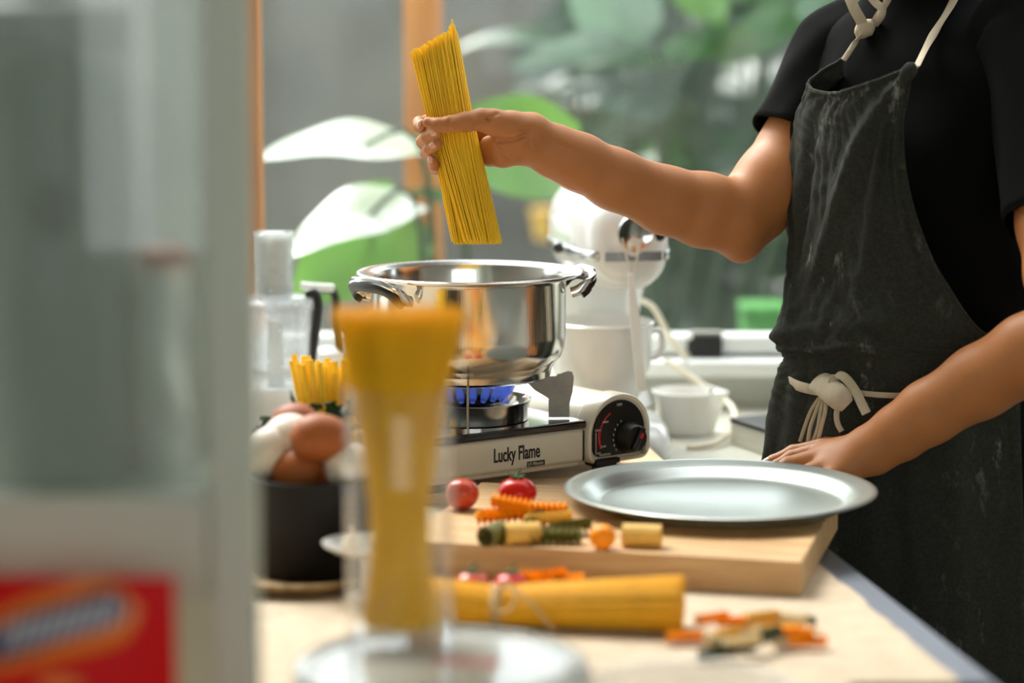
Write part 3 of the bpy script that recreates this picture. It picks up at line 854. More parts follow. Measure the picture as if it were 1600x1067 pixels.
JB = CT - 0.0025
jc = on(626, 1000, JB)
JC = Vector((jc.x, jc.y, 0)); JR = px2m(86, jc.y); JT = JB + 0.205
jar = thing('glass_jar', (JC.x, JC.y, JB), 'tall straight glass jar holding spaghetti in the foreground', 'jar')
part('glass', MB().lathe([(0, JB + 0.0005), (JR * 0.94, JB + 0.0005), (JR, JB + 0.005), (JR, JT - 0.002), (JR - 0.0012, JT), (JR - 0.0026, JT - 0.002), (JR - 0.0026, JB + 0.012), (JR * 0.9, JB + 0.009), (0, JB + 0.009)], 72, JC), MATS['jar_glass'], jar)
paths = []
PZ0 = JB + 0.0105
def jar_path(a, b, sh, j):
    pts = []
    for t in (0, .2, .4, .6, .8, 1.0):
        # hyperboloid: narrow a third of the way up, flaring past the rim
        k = (t - 0.30) / 0.70
        w_ = math.sqrt(0.022 ** 2 + (0.0490 * k) ** 2) if k > 0 else math.sqrt(0.022 ** 2 + (0.022 * k / 0.43) ** 2)
        an = 0.7 * k
        x = a * math.cos(an) - b * math.sin(an); y = a * math.sin(an) + b * math.cos(an)
        rr = min(1.0, math.hypot(x, y)); sc = w_
        q = JC + Vector((x * sc, y * sc * 0.72, PZ0 + t * 0.252 + sh))
        lim = JR - 0.0045
        if q.z < JT + 0.004:
            d = Vector((q.x - JC.x, q.y - JC.y, 0))
            if d.length > lim: d = d.normalized() * lim; q.x, q.y = JC.x + d.x, JC.y + d.y
        pts.append(q)
    return pts
for (a, b) in disc(430, 1.0):
    paths.append(jar_path(a, b, r4.uniform(0, 0.006), 0))
single('jar_spaghetti', strands(MB(), paths, 0.00105), MATS['pasta_jar'], 'fan of spaghetti standing in the tall glass jar', 'spaghetti')

# ribbed glass dish and black tray at the near edge
rd = on(1075, 1082, 0.933)
RD = Vector((rd.x, rd.y, 0))
single('ribbed_dish', MB().lathe([(0, TZ), (0.058, TZ), (0.062, TZ + 0.003), (0.078, 0.926), (0.084, 0.934), (0.083, 0.938), (0.080, 0.937), (0.074, 0.928), (0.058, TZ + 0.006), (0, TZ + 0.005)], 144, RD, rfun=lambda a, z: 1 + (0.018 * math.cos(36 * a) if z > TZ + 0.004 else 0)),
       MATS['dish_glass'], 'ribbed clear glass dish at the near edge of the cloth', 'dish')
bt = on(1445, 1080, 0.912)
tr = thing('black_tray', (bt.x, bt.y, TZ), 'black metal tray at the near right edge of the table', 'tray')
part('tray_floor', MB().box((bt.x, bt.y - 0.05, TZ + 0.002), (0.112, 0.13, 0.003)), MATS['black_plastic'], tr)
for dx, dy, sx, sy in ((0, 0.015, 0.118, 0.006), (0, -0.117, 0.118, 0.006), (-0.056, -0.05, 0.006, 0.13), (0.056, -0.05, 0.006, 0.13)):
    part('tray_wall', MB().box((bt.x + dx, bt.y + dy, TZ + 0.0105), (sx, sy, 0.020)), MATS['black_plastic'], tr, bevel=0.001)

# ================================================================== black pot of eggs on a wicker mat
ec = on(489, 922, TZ + 0.012)
EC = Vector((P(489, 800, 2.36).x, 2.36, 0))
wz = TZ
single('wicker_plate', MB().lathe([(0, wz), (0.066, wz), (0.080, wz + 0.006), (0.086, wz + 0.010), (0.089, wz + 0.014), (0.086, wz + 0.0155), (0.078, wz + 0.011), (0.066, wz + 0.006), (0, wz + 0.0055)], 80, EC + Vector((-0.010, -0.020, 0)), rfun=lambda a, z: 1 + 0.012 * math.cos(40 * a)),
       MATS['wicker'], 'round wicker plate under the black egg pot', 'plate')
EB, ET = wz + 0.0065, P(500, 757, 2.30).z
ER = px2m(101, 2.31)
bp_ = thing('egg_pot', (EC.x, EC.y, EB), 'small black pot heaped with eggs on the wicker plate', 'pot')
part('pot_body', MB().lathe([(0, EB), (ER * 0.93, EB), (ER * 0.97, EB + 0.004), (ER, ET - 0.004), (ER * 1.015, ET - 0.001), (ER, ET), (ER - 0.004, ET - 0.002), (ER - 0.005, EB + 0.006), (0, EB + 0.004)], 64, EC), MATS['black_pot'], bp_)
def egg(px, py, Y, lenpx, wpx, rot, m, label):
    c = P(px, py, Y)
    a, b = px2m(lenpx / 2, Y), px2m(wpx / 2, Y)
    pr = []
    for i in range(19):
        t = math.pi * i / 18
        pr.append((0 if i in (0, 18) else b * math.sin(t) * (1 + 0.11 * math.cos(t)), -a * math.cos(t)))
    Mx = Matrix.Rotation(rot[2], 3, 'Z') @ Matrix.Rotation(rot[0], 3, 'Y')
    mb = MB().lathe(pr, 36, c, Mx)
    return single('egg', mb, m, label, 'egg', 'eggs heaped in the black pot')
egg(502, 684, 2.345, 98, 78, (R(88), 0, R(8)), MATS['egg_brown'], 'large brown egg on top of the heap in the black pot')
egg(464, 736, 2.350, 86, 76, (R(70), 0, R(-20)), MATS['egg_brown'], 'brown egg low at the left of the heap')
egg(546, 728, 2.350, 84, 76, (R(80), 0, R(30)), MATS['egg_white'], 'white egg at the right below the top brown egg')
egg(450, 684, 2.375, 88, 76, (R(60), 0, R(50)), MATS['egg_white'], 'white egg behind the top brown egg on the left')
egg(462, 664, 2.42, 84, 72, (R(75), 0, R(-30)), MATS['egg_red'], 'reddish brown egg at the back of the heap')
egg(420, 706, 2.36, 84, 74, (R(20), 0, R(0)), MATS['egg_white'], 'white egg half hidden by the grey cabinet post')
egg(505, 750, 2.40, 84, 74, (R(85), 0, R(70)), MATS['egg_red'], 'reddish egg deep inside the black pot')
egg(562, 735, 2.40, 82, 74, (R(85), 0, R(-60)), MATS['egg_brown'], 'brown egg behind the jar at the right of the heap')

# tagliatelle standing in a glass behind the eggs, with herbs
fc = P(520, 630, 2.56)
FC = Vector((fc.x, 2.56, 0))
single('pasta_glass', MB().lathe([(0, TZ + 0.001), (0.026, TZ + 0.001), (0.028, TZ + 0.004), (0.033, TZ + 0.110), (0.0318, TZ + 0.111), (0.0308, TZ + 0.110), (0.026, TZ + 0.008), (0, TZ + 0.007)], 48, FC), MATS['jar_glass'], 'drinking glass holding flat pasta behind the egg pot', 'glass')
tz1 = P(500, 560, 2.56).z
nest = thing('tagliatelle_bunch', (FC.x, FC.y, TZ + 0.008), 'bunch of flat tagliatelle ribbons standing in a glass behind the eggs', 'pasta')
r5 = random.Random(9)
for k, (a, b) in enumerate(disc(44, 1.0)):
    p0 = FC + Vector((0.006 + a * 0.016, b * 0.016, TZ + 0.009))
    p1 = FC + Vector((-0.012 + a * 0.034, b * 0.028, tz1 + r5.uniform(-0.012, 0.004)))
    pm = p0.lerp(p1, 0.5) + Vector((r5.uniform(-.001, .001), r5.uniform(-.001, .001), 0))
    an = r5.uniform(-0.6, 0.6)
    part('ribbon', MB().tube([p0, pm, p1], 0.0032, 6, side=(math.cos(an), math.sin(an), 0), flat=0.25), MATS['pasta'], nest)

def herb(name, base, n, spread, label, seed, up=0.05):
    rr = random.Random(seed)
    t = thing(name, base, label, 'herb', 'parsley around the egg pot')
    for k in range(n):
        d = Vector((rr.uniform(-1, 1) * spread, rr.uniform(-0.6, 0.6) * spread, up * rr.uniform(0.6, 1.05)))
        tip = Vector(base) + d
        st = part('stem', MB().tube([Vector(base), Vector(base) + d * 0.5 + Vector((0, 0, 0.006)), tip], [0.0010, 0.0008, 0.0005], 5), MATS['plant_stem'], t)
        rows = []
        w_ = 0.011 * rr.uniform(0.8, 1.3)
        ax_ = Vector((rr.uniform(-1, 1), rr.uniform(-.6, .6), rr.uniform(-.1, .5))).normalized()
        sd = ax_.orthogonal().normalized()
        sd = Quaternion(ax_, rr.uniform(0, 6.3)) @ sd
        for i in range(7):
            s_ = i / 6
            ww = w_ * math.sin(math.pi * (0.12 + 0.85 * s_)) * (1 + 0.35 * math.cos(i * 3.14))
            rows.append([tip + ax_ * (s_ * 0.024) + sd * ww * q + ax_.cross(sd) * 0.004 * abs(q) for q in (-1, -.5, 0, .5, 1)])
        part('leaf', MB().grid(rows), MATS['herb'], t, solid=0.0004)
    return t
hq = P(505, 646, 2.48); herb('parsley_sprig', (hq.x, hq.y, TZ), 26, 0.030, 'parsley sprig showing between the eggs and the tagliatelle', 4, up=hq.z - TZ)
hq = P(440, 662, 2.50); herb('parsley_sprig', (hq.x, hq.y, TZ), 26, 0.032, 'parsley sprig beside the grey cabinet post', 8, up=hq.z - TZ)

# white saucer with garlic beside the jar
sc_ = on(572, 868, BZ + 0.0)
SCc = P(574, 852, 2.262)
stz = SCc.z - 0.004
sd_ = thing('footed_saucer', (SCc.x, SCc.y, TZ), 'small white footed saucer with garlic behind the glass jar', 'saucer')
part('dish', MB().lathe([(0, stz - 0.006), (0.018, stz - 0.006), (0.034, stz), (0.043, stz + 0.006), (0.0435, stz + 0.008), (0.041, stz + 0.008), (0.032, stz + 0.0025), (0, stz - 0.002)], 56, SCc * 1.0 - Vector((0, 0, SCc.z))), MATS['white_china'], sd_)
part('foot', MB().lathe([(0, TZ), (0.022, TZ), (0.022, TZ + 0.003), (0.008, TZ + 0.010), (0.007, stz - 0.010), (0.014, stz - 0.006), (0, stz - 0.006)], 40, SCc - Vector((0, 0, SCc.z))), MATS['white_china'], sd_)
def garlic(c, r, label):
    t = thing('garlic_bulb', c, label, 'garlic', 'garlic on the saucer')
    pr = [(0, 0), (0.55, 0.02), (0.9, 0.28), (1.0, 0.6), (0.85, 0.98), (0.45, 1.35), (0.2, 1.6), (0.13, 1.95), (0.12, 2.15), (0, 2.15)]
    part('bulb', MB().lathe([(a * r, b * r) for a, b in pr], 40, c, rfun=lambda a, z: 1 + 0.07 * abs(math.cos(3.5 * a))), MATS['garlic'], t)
    part('root', MB().lathe([(0, 0), (0.2 * r, 0), (0.16 * r, 0.05 * r), (0, 0.05 * r)], 12, c), MATS['wicker'], t)
gb = Vector((SCc.x, SCc.y, stz + 0.0))
garlic(gb + Vector((0.014, 0.006, 0)), 0.014, 'garlic bulb on the right of the white saucer')
garlic(gb + Vector((-0.014, -0.002, 0.0)), 0.011, 'small garlic bulb on the left of the white saucer')
# ================================================================== stand mixer by the window
MY = 3.32
mc = P(950, 360, MY)
mx_ = thing('stand_mixer', (mc.x, MY, COUNTER_Z), 'white stand mixer with chrome hub behind the steel pot', 'mixer')
hz = P(955, 368, MY - 0.1).z
hd = Vector((0.20, -0.98, 0)); hs_ = Vector((0.98, 0.20, 0))
hc = Vector((P(950, 360, MY - .1).x, MY - 0.06, hz))
HWS = 0.86
rows = []
for t, w_, h_, dz in ((-0.170, 0.004, 0.004, 0), (-0.166, 0.030, 0.030, 0), (-0.145, 0.056, 0.056, 0), (-0.10, 0.068, 0.066, 0.002), (-0.03, 0.071, 0.071, 0.003), (0.05, 0.0715, 0.072, 0.002), (0.095, 0.069, 0.069, 0), (0.125, 0.060, 0.058, -0.003), (0.140, 0.048, 0.044, -0.006), (0.146, 0.030, 0.028, -0.007), (0.148, 0.004, 0.004, -0.008)):
    row = []
    for i in range(40):
        a = 2 * math.pi * i / 40
        ca, sa = math.cos(a), math.sin(a)
        e = 0.80
        x = w_ * HWS * math.copysign(abs(ca) ** e, ca); z = h_ * math.copysign(abs(sa) ** e, sa)
        row.append(hc + hd * t + hs_ * x + Vector((0, 0, z + dz)))
    rows.append(row)
part('motor_head', MB().grid(rows, closed=True), MATS['mixer_white'], mx_, angle=60)
band = []
for t, k in ((-0.10, 1.003), (-0.03, 1.006), (0.05, 1.006), (0.095, 1.006)):
    pass
for s_ in (1, -1):
    rows = []
    for t, w_ in ((-0.13, 0.0625), (-0.10, 0.0685), (-0.03, 0.0722), (0.05, 0.0727), (0.095, 0.0702), (0.125, 0.0612), (0.137, 0.0515)):
        rows.append([hc + hd * t + hs_ * (s_ * w_ * HWS) + Vector((0, 0, z)) for z in (-0.024, -0.012)])
    part('trim_band', MB().grid(rows), MATS['brushed_steel'], mx_, solid=0.0016)
part('trim_band', MB().box(hc + hd * 0.1455 + Vector((0, 0, -0.018)), (0.075, 0.004, 0.012), M=Matrix((hs_, -hd, Zv)).transposed()), MATS['brushed_steel'], mx_)
hM = Matrix((hs_, Zv, hd)).transposed()
hub = part('attachment_hub', MB().lathe([(0, 0), (0.024, 0), (0.024, 0.008), (0.0225, 0.010), (0.020, 0.0095), (0, 0.009)], 40, hc + hd * 0.138 + hs_ * 0.002 + Zv * 0.012, hM), MATS['chrome'], mx_)
part('hub_knob', MB().lathe([(0, 0), (0.006, 0), (0.006, 0.012), (0.0115, 0.014), (0.0115, 0.024), (0.009, 0.026), (0, 0.026)], 24, hc + hd * 0.118 + hs_ * 0.034 + Zv * 0.012, hM), MATS['black_plastic'], mx_)
lv = P(872, 387, MY - 0.10)
lev = part('speed_lever', MB().tube([hc + hs_ * -0.066 + hd * 0.02 + Zv * -0.018, hc + hs_ * -0.080 + hd * 0.03 + Zv * -0.019, lv], 0.0028), MATS['chrome'], mx_)
part('lever_ball', MB().ball(lv, 0.0082), MATS['black_enamel'], lev)
# pedestal and foot
prof = []
def oval(c, a, b, z, n=36, e=0.75):
    r_ = []
    for i in range(n):
        q = 2 * math.pi * i / n
        ca, sa = math.cos(q), math.sin(q)
        r_.append(c + hs_ * (a * math.copysign(abs(ca) ** e, ca)) + hd * (b * math.copysign(abs(sa) ** e, sa)) + Vector((0, 0, z)))
    return r_
pb = Vector((hc.x, hc.y, 0)) - hd * 0.075
zs = hz - 0.058
rows = [oval(pb, 0.003, 0.003, zs)] + [oval(pb + hd * o_, a, b, z) for z, a, b, o_ in ((zs, 0.066, 0.052, 0.01), (zs - 0.02, 0.067, 0.052, 0.008), (zs - 0.07, 0.060, 0.046, 0.0), (1.02, 0.058, 0.044, 0.0), (0.95, 0.064, 0.050, 0.004), (0.915, 0.078, 0.066, 0.012))] + [oval(pb + hd * 0.012, 0.003, 0.003, 0.915)]
part('pedestal', MB().grid(rows, closed=True), MATS['mixer_white'], mx_, angle=50)
fb = pb + hd * 0.085
rows = [oval(fb, 0.003, 0.003, COUNTER_Z + 0.0005), oval(fb, 0.068, 0.160, COUNTER_Z + 0.0005), oval(fb, 0.070, 0.166, COUNTER_Z + 0.010), oval(fb, 0.066, 0.158, COUNTER_Z + 0.034), oval(fb, 0.060, 0.145, COUNTER_Z + 0.043), oval(fb, 0.003, 0.003, COUNTER_Z + 0.044)]
part('foot', MB().grid(rows, closed=True), MATS['mixer_white'], mx_, angle=50)
for k, (zz, hh) in enumerate(((1.075, 0.034), (1.03, 0.012))):
    part('lock_lever', MB().box(pb + hd * 0.049 + hs_ * (-0.022 + 0.02 * k) + Zv * zz, (0.012, 0.006, hh), M=Matrix((hs_, -hd, Zv)).transposed()), MATS['dull_steel'], mx_, bevel=0.002)
part('pedestal_slot', MB().box(pb + hs_ * 0.060 + Zv * 1.10, (0.006, 0.016, 0.045), M=Matrix((hs_, -hd, Zv)).transposed()), MATS['dull_steel'], mx_, bevel=0.002)
# the white bowl under the head, with its handle
bz0 = COUNTER_Z + 0.046
bcx = fb + hd * 0.050 - hs_ * 0.022
mbowl = thing('mixer_bowl', (bcx.x, bcx.y, bz0), 'white mixing bowl standing on the foot of the stand mixer', 'bowl')
part('bowl_body', MB().lathe([(0, bz0), (0.036, bz0), (0.038, bz0 + 0.010), (0.052, bz0 + 0.03), (0.066, bz0 + 0.07), (0.069, bz0 + 0.125), (0.072, bz0 + 0.128), (0.069, bz0 + 0.130), (0.066, bz0 + 0.126), (0.062, bz0 + 0.07), (0.048, bz0 + 0.034), (0, bz0 + 0.016)], 56, (bcx.x, bcx.y, 0)), MATS['white_china'], mbowl)
hb = bcx + hs_ * 0.066
part('handle', MB().tube(vspline([hb + Zv * (bz0 + 0.112), hb + hs_ * 0.014 + Zv * (bz0 + 0.114), hb + hs_ * 0.019 + Zv * (bz0 + 0.096), hb + hs_ * 0.012 + Zv * (bz0 + 0.080), hb + hs_ * -0.002 + Zv * (bz0 + 0.078)], 20), 0.0045, 10), MATS['white_china'], mbowl)
# white spatula hanging from the mixer knob on a thin string
kn = hc + hd * 0.160 + hs_ * 0.030
sp_ = thing('hanging_spatula', P(995, 600, kn.y), 'narrow white spatula hanging on a string in front of the mixer', 'spatula')
part('blade', MB().prism([(-0.006, 0), (0.006, 0), (0.0065, 0.1), (0.004, 0.155), (-0.004, 0.155), (-0.0065, 0.1)], P(1003, 612, kn.y - 0.02), (0.99, 0, 0.0), (-0.10, 0.0, 0.99), (0, 0.004, 0)), MATS['mixer_white'], sp_, bevel=0.001)
a0 = P(988, 440, kn.y - 0.018)
part('string', MB().tube([a0, P(972, 372, kn.y - 0.012)], 0.0011, 6), MATS['cord'], sp_)
part('string', MB().tube([a0, P(1002, 372, kn.y - 0.012)], 0.0011, 6), MATS['cord'], sp_)

# cords
def cord(pts, label, r=0.0042):
    q = MB().tube(vspline(pts, 60), r, 10)
    return single('power_cord', q, MATS['cord'], label, 'cord')
cord([P(1004, 470, 3.42), P(1022, 482, 3.45), P(1040, 515, 3.48), P(1058, 545, 3.52), P(1075, 556, 3.56)], 'cream cord running from the mixer to the black block on the sill')
cord([P(1040, 562, 3.50), P(1096, 600, 3.47), P(1142, 634, 3.42), P(1146, 664, 3.30), P(1122, 690, 3.22), P(1090, 698, 3.20), P(1072, 699, 3.20)], 'cream cord looping down over the counter beside the white bowl')
pbk = P(1100, 556, 3.575)
pl_ = thing('plug_block', (pbk.x, 3.575, 0.944), 'black rounded power block lying on the window sill', 'plug')
part('casing', MB().box((pbk.x, 3.575, 0.961), (0.052, 0.035, 0.033)), MATS['black_plastic'], pl_, bevel=0.005, segs=3)
part('cap', MB().box((pbk.x + 0.003, 3.575, 0.980), (0.046, 0.028, 0.005)), MATS['dull_steel'], pl_, bevel=0.002)
part('pin', MB().ball((pbk.x - 0.024, 3.555, 0.977), 0.0055), MATS['mixer_white'], pl_)

# shallow white bowl with a spout right of the mixer
wb = P(1074, 628, 3.33)
WB = Vector((wb.x, 3.33, 0)); wz1 = P(1074, 610, 3.33).z
def spout(a, z):
    d = (a - R(-12) + math.pi) % (2 * math.pi) - math.pi
    return 1 + (0.16 * math.exp(-(d / 0.22) ** 2) if z > wz1 - 0.02 else 0)
wbo = thing('spouted_bowl', (WB.x, WB.y, COUNTER_Z), 'white plastic bowl with a pouring spout right of the stove', 'bowl')
part('bowl_body', MB().lathe([(0, COUNTER_Z + 0.0005), (0.034, COUNTER_Z + 0.0005), (0.039, COUNTER_Z + 0.006), (0.046, wz1 - 0.008), (0.050, wz1 - 0.002), (0.050, wz1), (0.047, wz1 + 0.001), (0.043, wz1 - 0.008), (0.036, COUNTER_Z + 0.008), (0, COUNTER_Z + 0.004)], 72, WB, rfun=spout), MATS['white_china'], wbo)
part('bowl_knob', MB().lathe([(0, 0), (0.003, 0), (0.0025, 0.008), (0.004, 0.012), (0, 0.014)], 16, (WB.x + 0.030, WB.y - 0.036, wz1 - 0.001)), MATS['mixer_white'], wbo)
# white box with black lid
bx = P(1200, 700, 3.20)
wbx = thing('storage_box', (0.352, 3.19, COUNTER_Z), 'white box with a black lid at the counter beside the apron', 'box')
BM = Matrix.Rotation(R(24), 3, 'Z')
part('box_body', MB().box((0.362, 3.20, COUNTER_Z + 0.0155), (0.085, 0.13, 0.030), M=BM), MATS['counter'], wbx, bevel=0.002)
part('lid', MB().box((0.362, 3.20, COUNTER_Z + 0.034), (0.087, 0.132, 0.007), M=BM), MATS['black_plastic'], wbx, bevel=0.002)

# ================================================================== food processor at the left
FY = 3.18
f0 = P(430, 520, FY); FPc = Vector((f0.x, FY, 0))
fp = thing('food_processor', (FPc.x, FY, COUNTER_Z), 'clear food processor with a tall feed tube left of the pot', 'food processor')
zb = P(430, 602, FY).z; zl = P(430, 478, FY).z; zt = P(430, 362, FY).z; zm = P(430, 458, FY).z
br_ = px2m(58, FY)
part('motor_base', MB().lathe([(0, COUNTER_Z + 0.0005), (br_ * 1.15, COUNTER_Z + 0.0005), (br_ * 1.18, COUNTER_Z + 0.01), (br_ * 1.1, zb - 0.012), (br_ * 0.98, zb), (0, zb)], 48, FPc), MATS['mixer_white'], fp)
part('work_bowl', MB().lathe([(br_ * 0.90, zb + 0.0005), (br_ * 0.93, zb + 0.004), (br_, zl), (br_ - 0.003, zl), (br_ * 0.88, zb + 0.006), (br_ * 0.86, zb + 0.001), (br_ * 0.90, zb + 0.0005)], 48, FPc), MATS['bowl_plastic'], fp)
part('lid', MB().lathe([(br_ * 0.2, zm + 0.001), (br_ * 0.95, zm - 0.004), (br_ * 1.06, zm - 0.010), (br_ * 1.06, zl - 0.004), (br_ * 1.02, zl - 0.004), (br_ * 1.02, zm - 0.012), (br_ * 0.93, zm - 0.008), (br_ * 0.2, zm - 0.004), (br_ * 0.2, zm + 0.001)], 48, FPc), MATS['bowl_plastic'], fp)
tr_ = px2m(32, FY)
part('feed_tube', MB().lathe([(tr_, zm - 0.004), (tr_ * 0.98, zt - 0.006), (tr_ * 1.03, zt - 0.003), (tr_ * 1.03, zt), (tr_ * 0.92, zt), (tr_ * 0.9, zm - 0.004), (tr_, zm - 0.004)], 40, FPc + Vector((px2m(-2, FY), 0, 0))), MATS['bowl_plastic'], fp)
part('pusher', MB().lathe([(0, zm), (tr_ * 0.82, zm), (tr_ * 0.82, zt - 0.004), (tr_ * 0.7, zt - 0.001), (0, zt - 0.003)], 32, FPc + Vector((px2m(-2, FY), 0, 0))), MATS['frosted'], fp)
part('blade_hub', MB().lathe([(0, zb + 0.001), (0.012, zb + 0.001), (0.010, zl - 0.02), (0, zl - 0.018)], 24, FPc), MATS['frosted'], fp)
for a in (20, 200):
    d = Vector((math.cos(R(a)), math.sin(R(a)), 0))
    part('blade', MB().tube([FPc + d * 0.010 + Zv * (zb + 0.012), FPc + d * 0.028 + Zv * (zb + 0.016), FPc + d * 0.040 + Zv * (zb + 0.024)], [0.006, 0.006, 0.002], 8, side=Zv, flat=3 ** -1), MATS['chrome'], fp)
part('handle', MB().tube(vspline([P(478, 462, FY), P(492, 458, FY), P(497, 480, FY), P(491, 530, FY), P(484, 580, FY), P(478, 596, FY)], 24), px2m(7.5, FY), 10), MATS['black_plastic'], fp)

# blender-like dark jug handle behind the jar
kt = P(512, 540, 3.28)
ke = thing('electric_kettle', (kt.x, 3.28, COUNTER_Z), 'white kettle with a black loop handle behind the tagliatelle', 'kettle')
kz = P(512, 542, 3.28).z
kr = px2m(34, 3.28)
part('kettle_body', MB().lathe([(0, COUNTER_Z + 0.0005), (kr * 1.25, COUNTER_Z + 0.0005), (kr * 1.3, COUNTER_Z + 0.01), (kr * 1.1, kz - 0.03), (kr * 0.8, kz - 0.006), (kr * 0.4, kz), (0, kz)], 40, (kt.x, 3.28, 0)), MATS['mixer_white'], ke)
part('spout', MB().tube([(kt.x - kr * 1.0, 3.28, kz - 0.05), (kt.x - kr * 1.35, 3.28, kz - 0.035), (kt.x - kr * 1.5, 3.28, kz - 0.02)], [0.012, 0.009, 0.006], 10), MATS['mixer_white'], ke)
part('handle', MB().tube(vspline([P(488, 560, 3.28), P(484, 500, 3.28), P(488, 458, 3.28), P(505, 452, 3.28), P(522, 458, 3.28), P(528, 500, 3.28), P(534, 560, 3.28)], 30), px2m(6.5, 3.28), 10), MATS['black_plastic'], ke)
part('handle_cap', MB().tube(vspline([P(470, 446, 3.26), P(490, 448, 3.26), P(522, 450, 3.26)], 8), px2m(6, 3.26), 10), MATS['mixer_white'], ke)

# ================================================================== glazed cabinet and packet in the left foreground
CY = 1.66
xl, xr = P(325, 500, CY).x, P(399, 500, CY).x
CTOP, CBOT = 1.95, TZ
cabx = xl - 0.16
cab = thing('glazed_cabinet', (cabx, CY + 0.13, TZ), 'grey painted glazed cabinet standing on the table at the left', 'cabinet')
part('front_stile', MB().box(((xl + xr) / 2, CY, (CTOP + CBOT) / 2), (xr - xl, 0.026, CTOP - CBOT)), MATS['cabinet_paint'], cab, bevel=0.004, segs=3)
x2 = P(250, 500, CY + 0.20).x; x3 = P(335, 500, CY + 0.20).x
part('rear_stile', MB().box(((x2 + x3) / 2, CY + 0.20, (CTOP + CBOT) / 2), (x3 - x2, 0.026, CTOP - CBOT)), MATS['cabinet_paint'], cab, bevel=0.004)
xw = xl - 0.32
part('front_stile', MB().box((xw - 0.016, CY, (CTOP + CBOT) / 2), (0.036, 0.026, CTOP - CBOT)), MATS['cabinet_paint'], cab, bevel=0.004)
part('rear_stile', MB().box((xw - 0.016, CY + 0.20, (CTOP + CBOT) / 2), (0.036, 0.026, CTOP - CBOT)), MATS['cabinet_paint'], cab, bevel=0.004)
zr1, zr0 = P(100, 770, CY).z, P(100, 930, CY).z
part('front_rail', MB().box(((xl + xw) / 2, CY, (zr0 + zr1) / 2), (xl - xw - 0.001, 0.022, zr1 - zr0)), MATS['cabinet_paint'], cab, bevel=0.004)
part('front_rail', MB().box(((xl + xw) / 2, CY, CTOP - 0.02), (xl - xw - 0.001, 0.022, 0.04)), MATS['cabinet_paint'], cab, bevel=0.004)
part('shelf', MB().box(((xl + xw) / 2, CY + 0.10, zr1 - 0.012), (xl - xw - 0.002, 0.172, 0.014)), MATS['cabinet_paint'], cab)
part('pane', MB().box(((xl + xw) / 2, CY + 0.002, (zr1 + CTOP - 0.04) / 2), (xl - xw - 0.002, 0.003, CTOP - 0.042 - zr1)), MATS['cabinet_glass'], cab)
SHZ = zr1 - 0.005
# grey canister and jar with orange lid inside
q = P(78, 300, CY + 0.095)
can = thing('grey_canister', (q.x, q.y, SHZ), 'tall dull grey canister inside the glazed cabinet', 'canister')
cr = 0.058
part('can_body', MB().lathe([(0, SHZ), (cr, SHZ), (cr, SHZ + 0.004), (cr, SHZ + 0.30), (cr * 0.96, SHZ + 0.31), (0, SHZ + 0.31)], 48, (q.x, q.y, 0)), MATS['canister_grey'], can)
part('can_lid', MB().lathe([(0, SHZ + 0.311), (cr * 1.03, SHZ + 0.311), (cr * 1.03, SHZ + 0.34), (cr * 0.9, SHZ + 0.345), (0.012, SHZ + 0.345), (0.012, SHZ + 0.36), (0, SHZ + 0.36)], 48, (q.x, q.y, 0)), MATS['canister_dark'], can)
part('can_badge', MB().ball((q.x + 0.012, q.y - cr, SHZ + 0.20), (0.018, 0.003, 0.022)), MATS['canister_dark'], can)
q = P(240, 500, CY + 0.10)
lj = P(262, 416, CY + 0.10).z
oj = thing('lidded_jar', (q.x, q.y, SHZ), 'slim pale jar with an orange lid inside the glazed cabinet', 'jar')
part('jar_body', MB().lathe([(0, SHZ), (0.022, SHZ), (0.023, SHZ + 0.004), (0.023, lj - 0.012), (0.018, lj), (0, lj)], 40, (q.x + 0.008, q.y, 0)), MATS['frosted'], oj)
part('jar_lid', MB().lathe([(0, lj), (0.0195, lj), (0.0195, lj + 0.012), (0.017, lj + 0.014), (0, lj + 0.014)], 40, (q.x + 0.008, q.y, 0)), MATS['terracotta'], oj)

# the red packet
KY = 1.53
pk1, pkt = P(268, 1000, KY), P(100, 914, KY).z
pw = 0.17
pk = thing('pasta_packet', (pk1.x - pw / 2, KY + 0.02, TZ), 'red food packet with orange swoosh and navy banner at the lower left', 'packet')
rows = []
for i in range(15):
    t = i / 14
    z = TZ + 0.0005 + (pkt - TZ) * t
    bul = 0.020 * math.sin(math.pi * min(1, max(0, t))) ** 0.5 + 0.0015
    row = []
    for k in range(13):
        s_ = k / 12
        row.append(Vector((pk1.x - pw + pw * s_, KY + 0.022 - bul * math.sin(math.pi * s_) ** 0.6, z)))
    for k in range(12, -1, -1):
        s_ = k / 12
        row.append(Vector((pk1.x - pw + pw * s_, KY + 0.0225 + bul * math.sin(math.pi * s_) ** 0.6, z)))
    rows.append(row)
bag = part('bag', MB().grid(rows, closed=True), MATS['packet_red'], pk)
def pk_face(x, z):
    t = (z - TZ) / (pkt - TZ); s_ = (x - (pk1.x - pw)) / pw
    bul = 0.020 * math.sin(math.pi * min(1, max(0, t))) ** 0.5 + 0.0015
    return Vector((x, KY + 0.0205 - bul * max(0, math.sin(math.pi * min(1, max(0, s_)))) ** 0.6, z))
def pk_patch(name, top, bot, m, lift):
    rows = []
    for i in range(17):
        t = i / 16
        a = Vector(top[0]).lerp(Vector(top[1]), t) if len(top) == 2 else None
        a, b = vspline(top, 17)[i], vspline(bot, 17)[i]
        rows.append([pk_face(*(P(a.x + (b.x - a.x) * k / 4, a.y + (b.y - a.y) * k / 4, KY)[j] for j in (0, 2))) - Vector((0, lift, 0)) for k in range(5)])
    part(name, MB().grid(rows), m, bag, solid=0.0006)
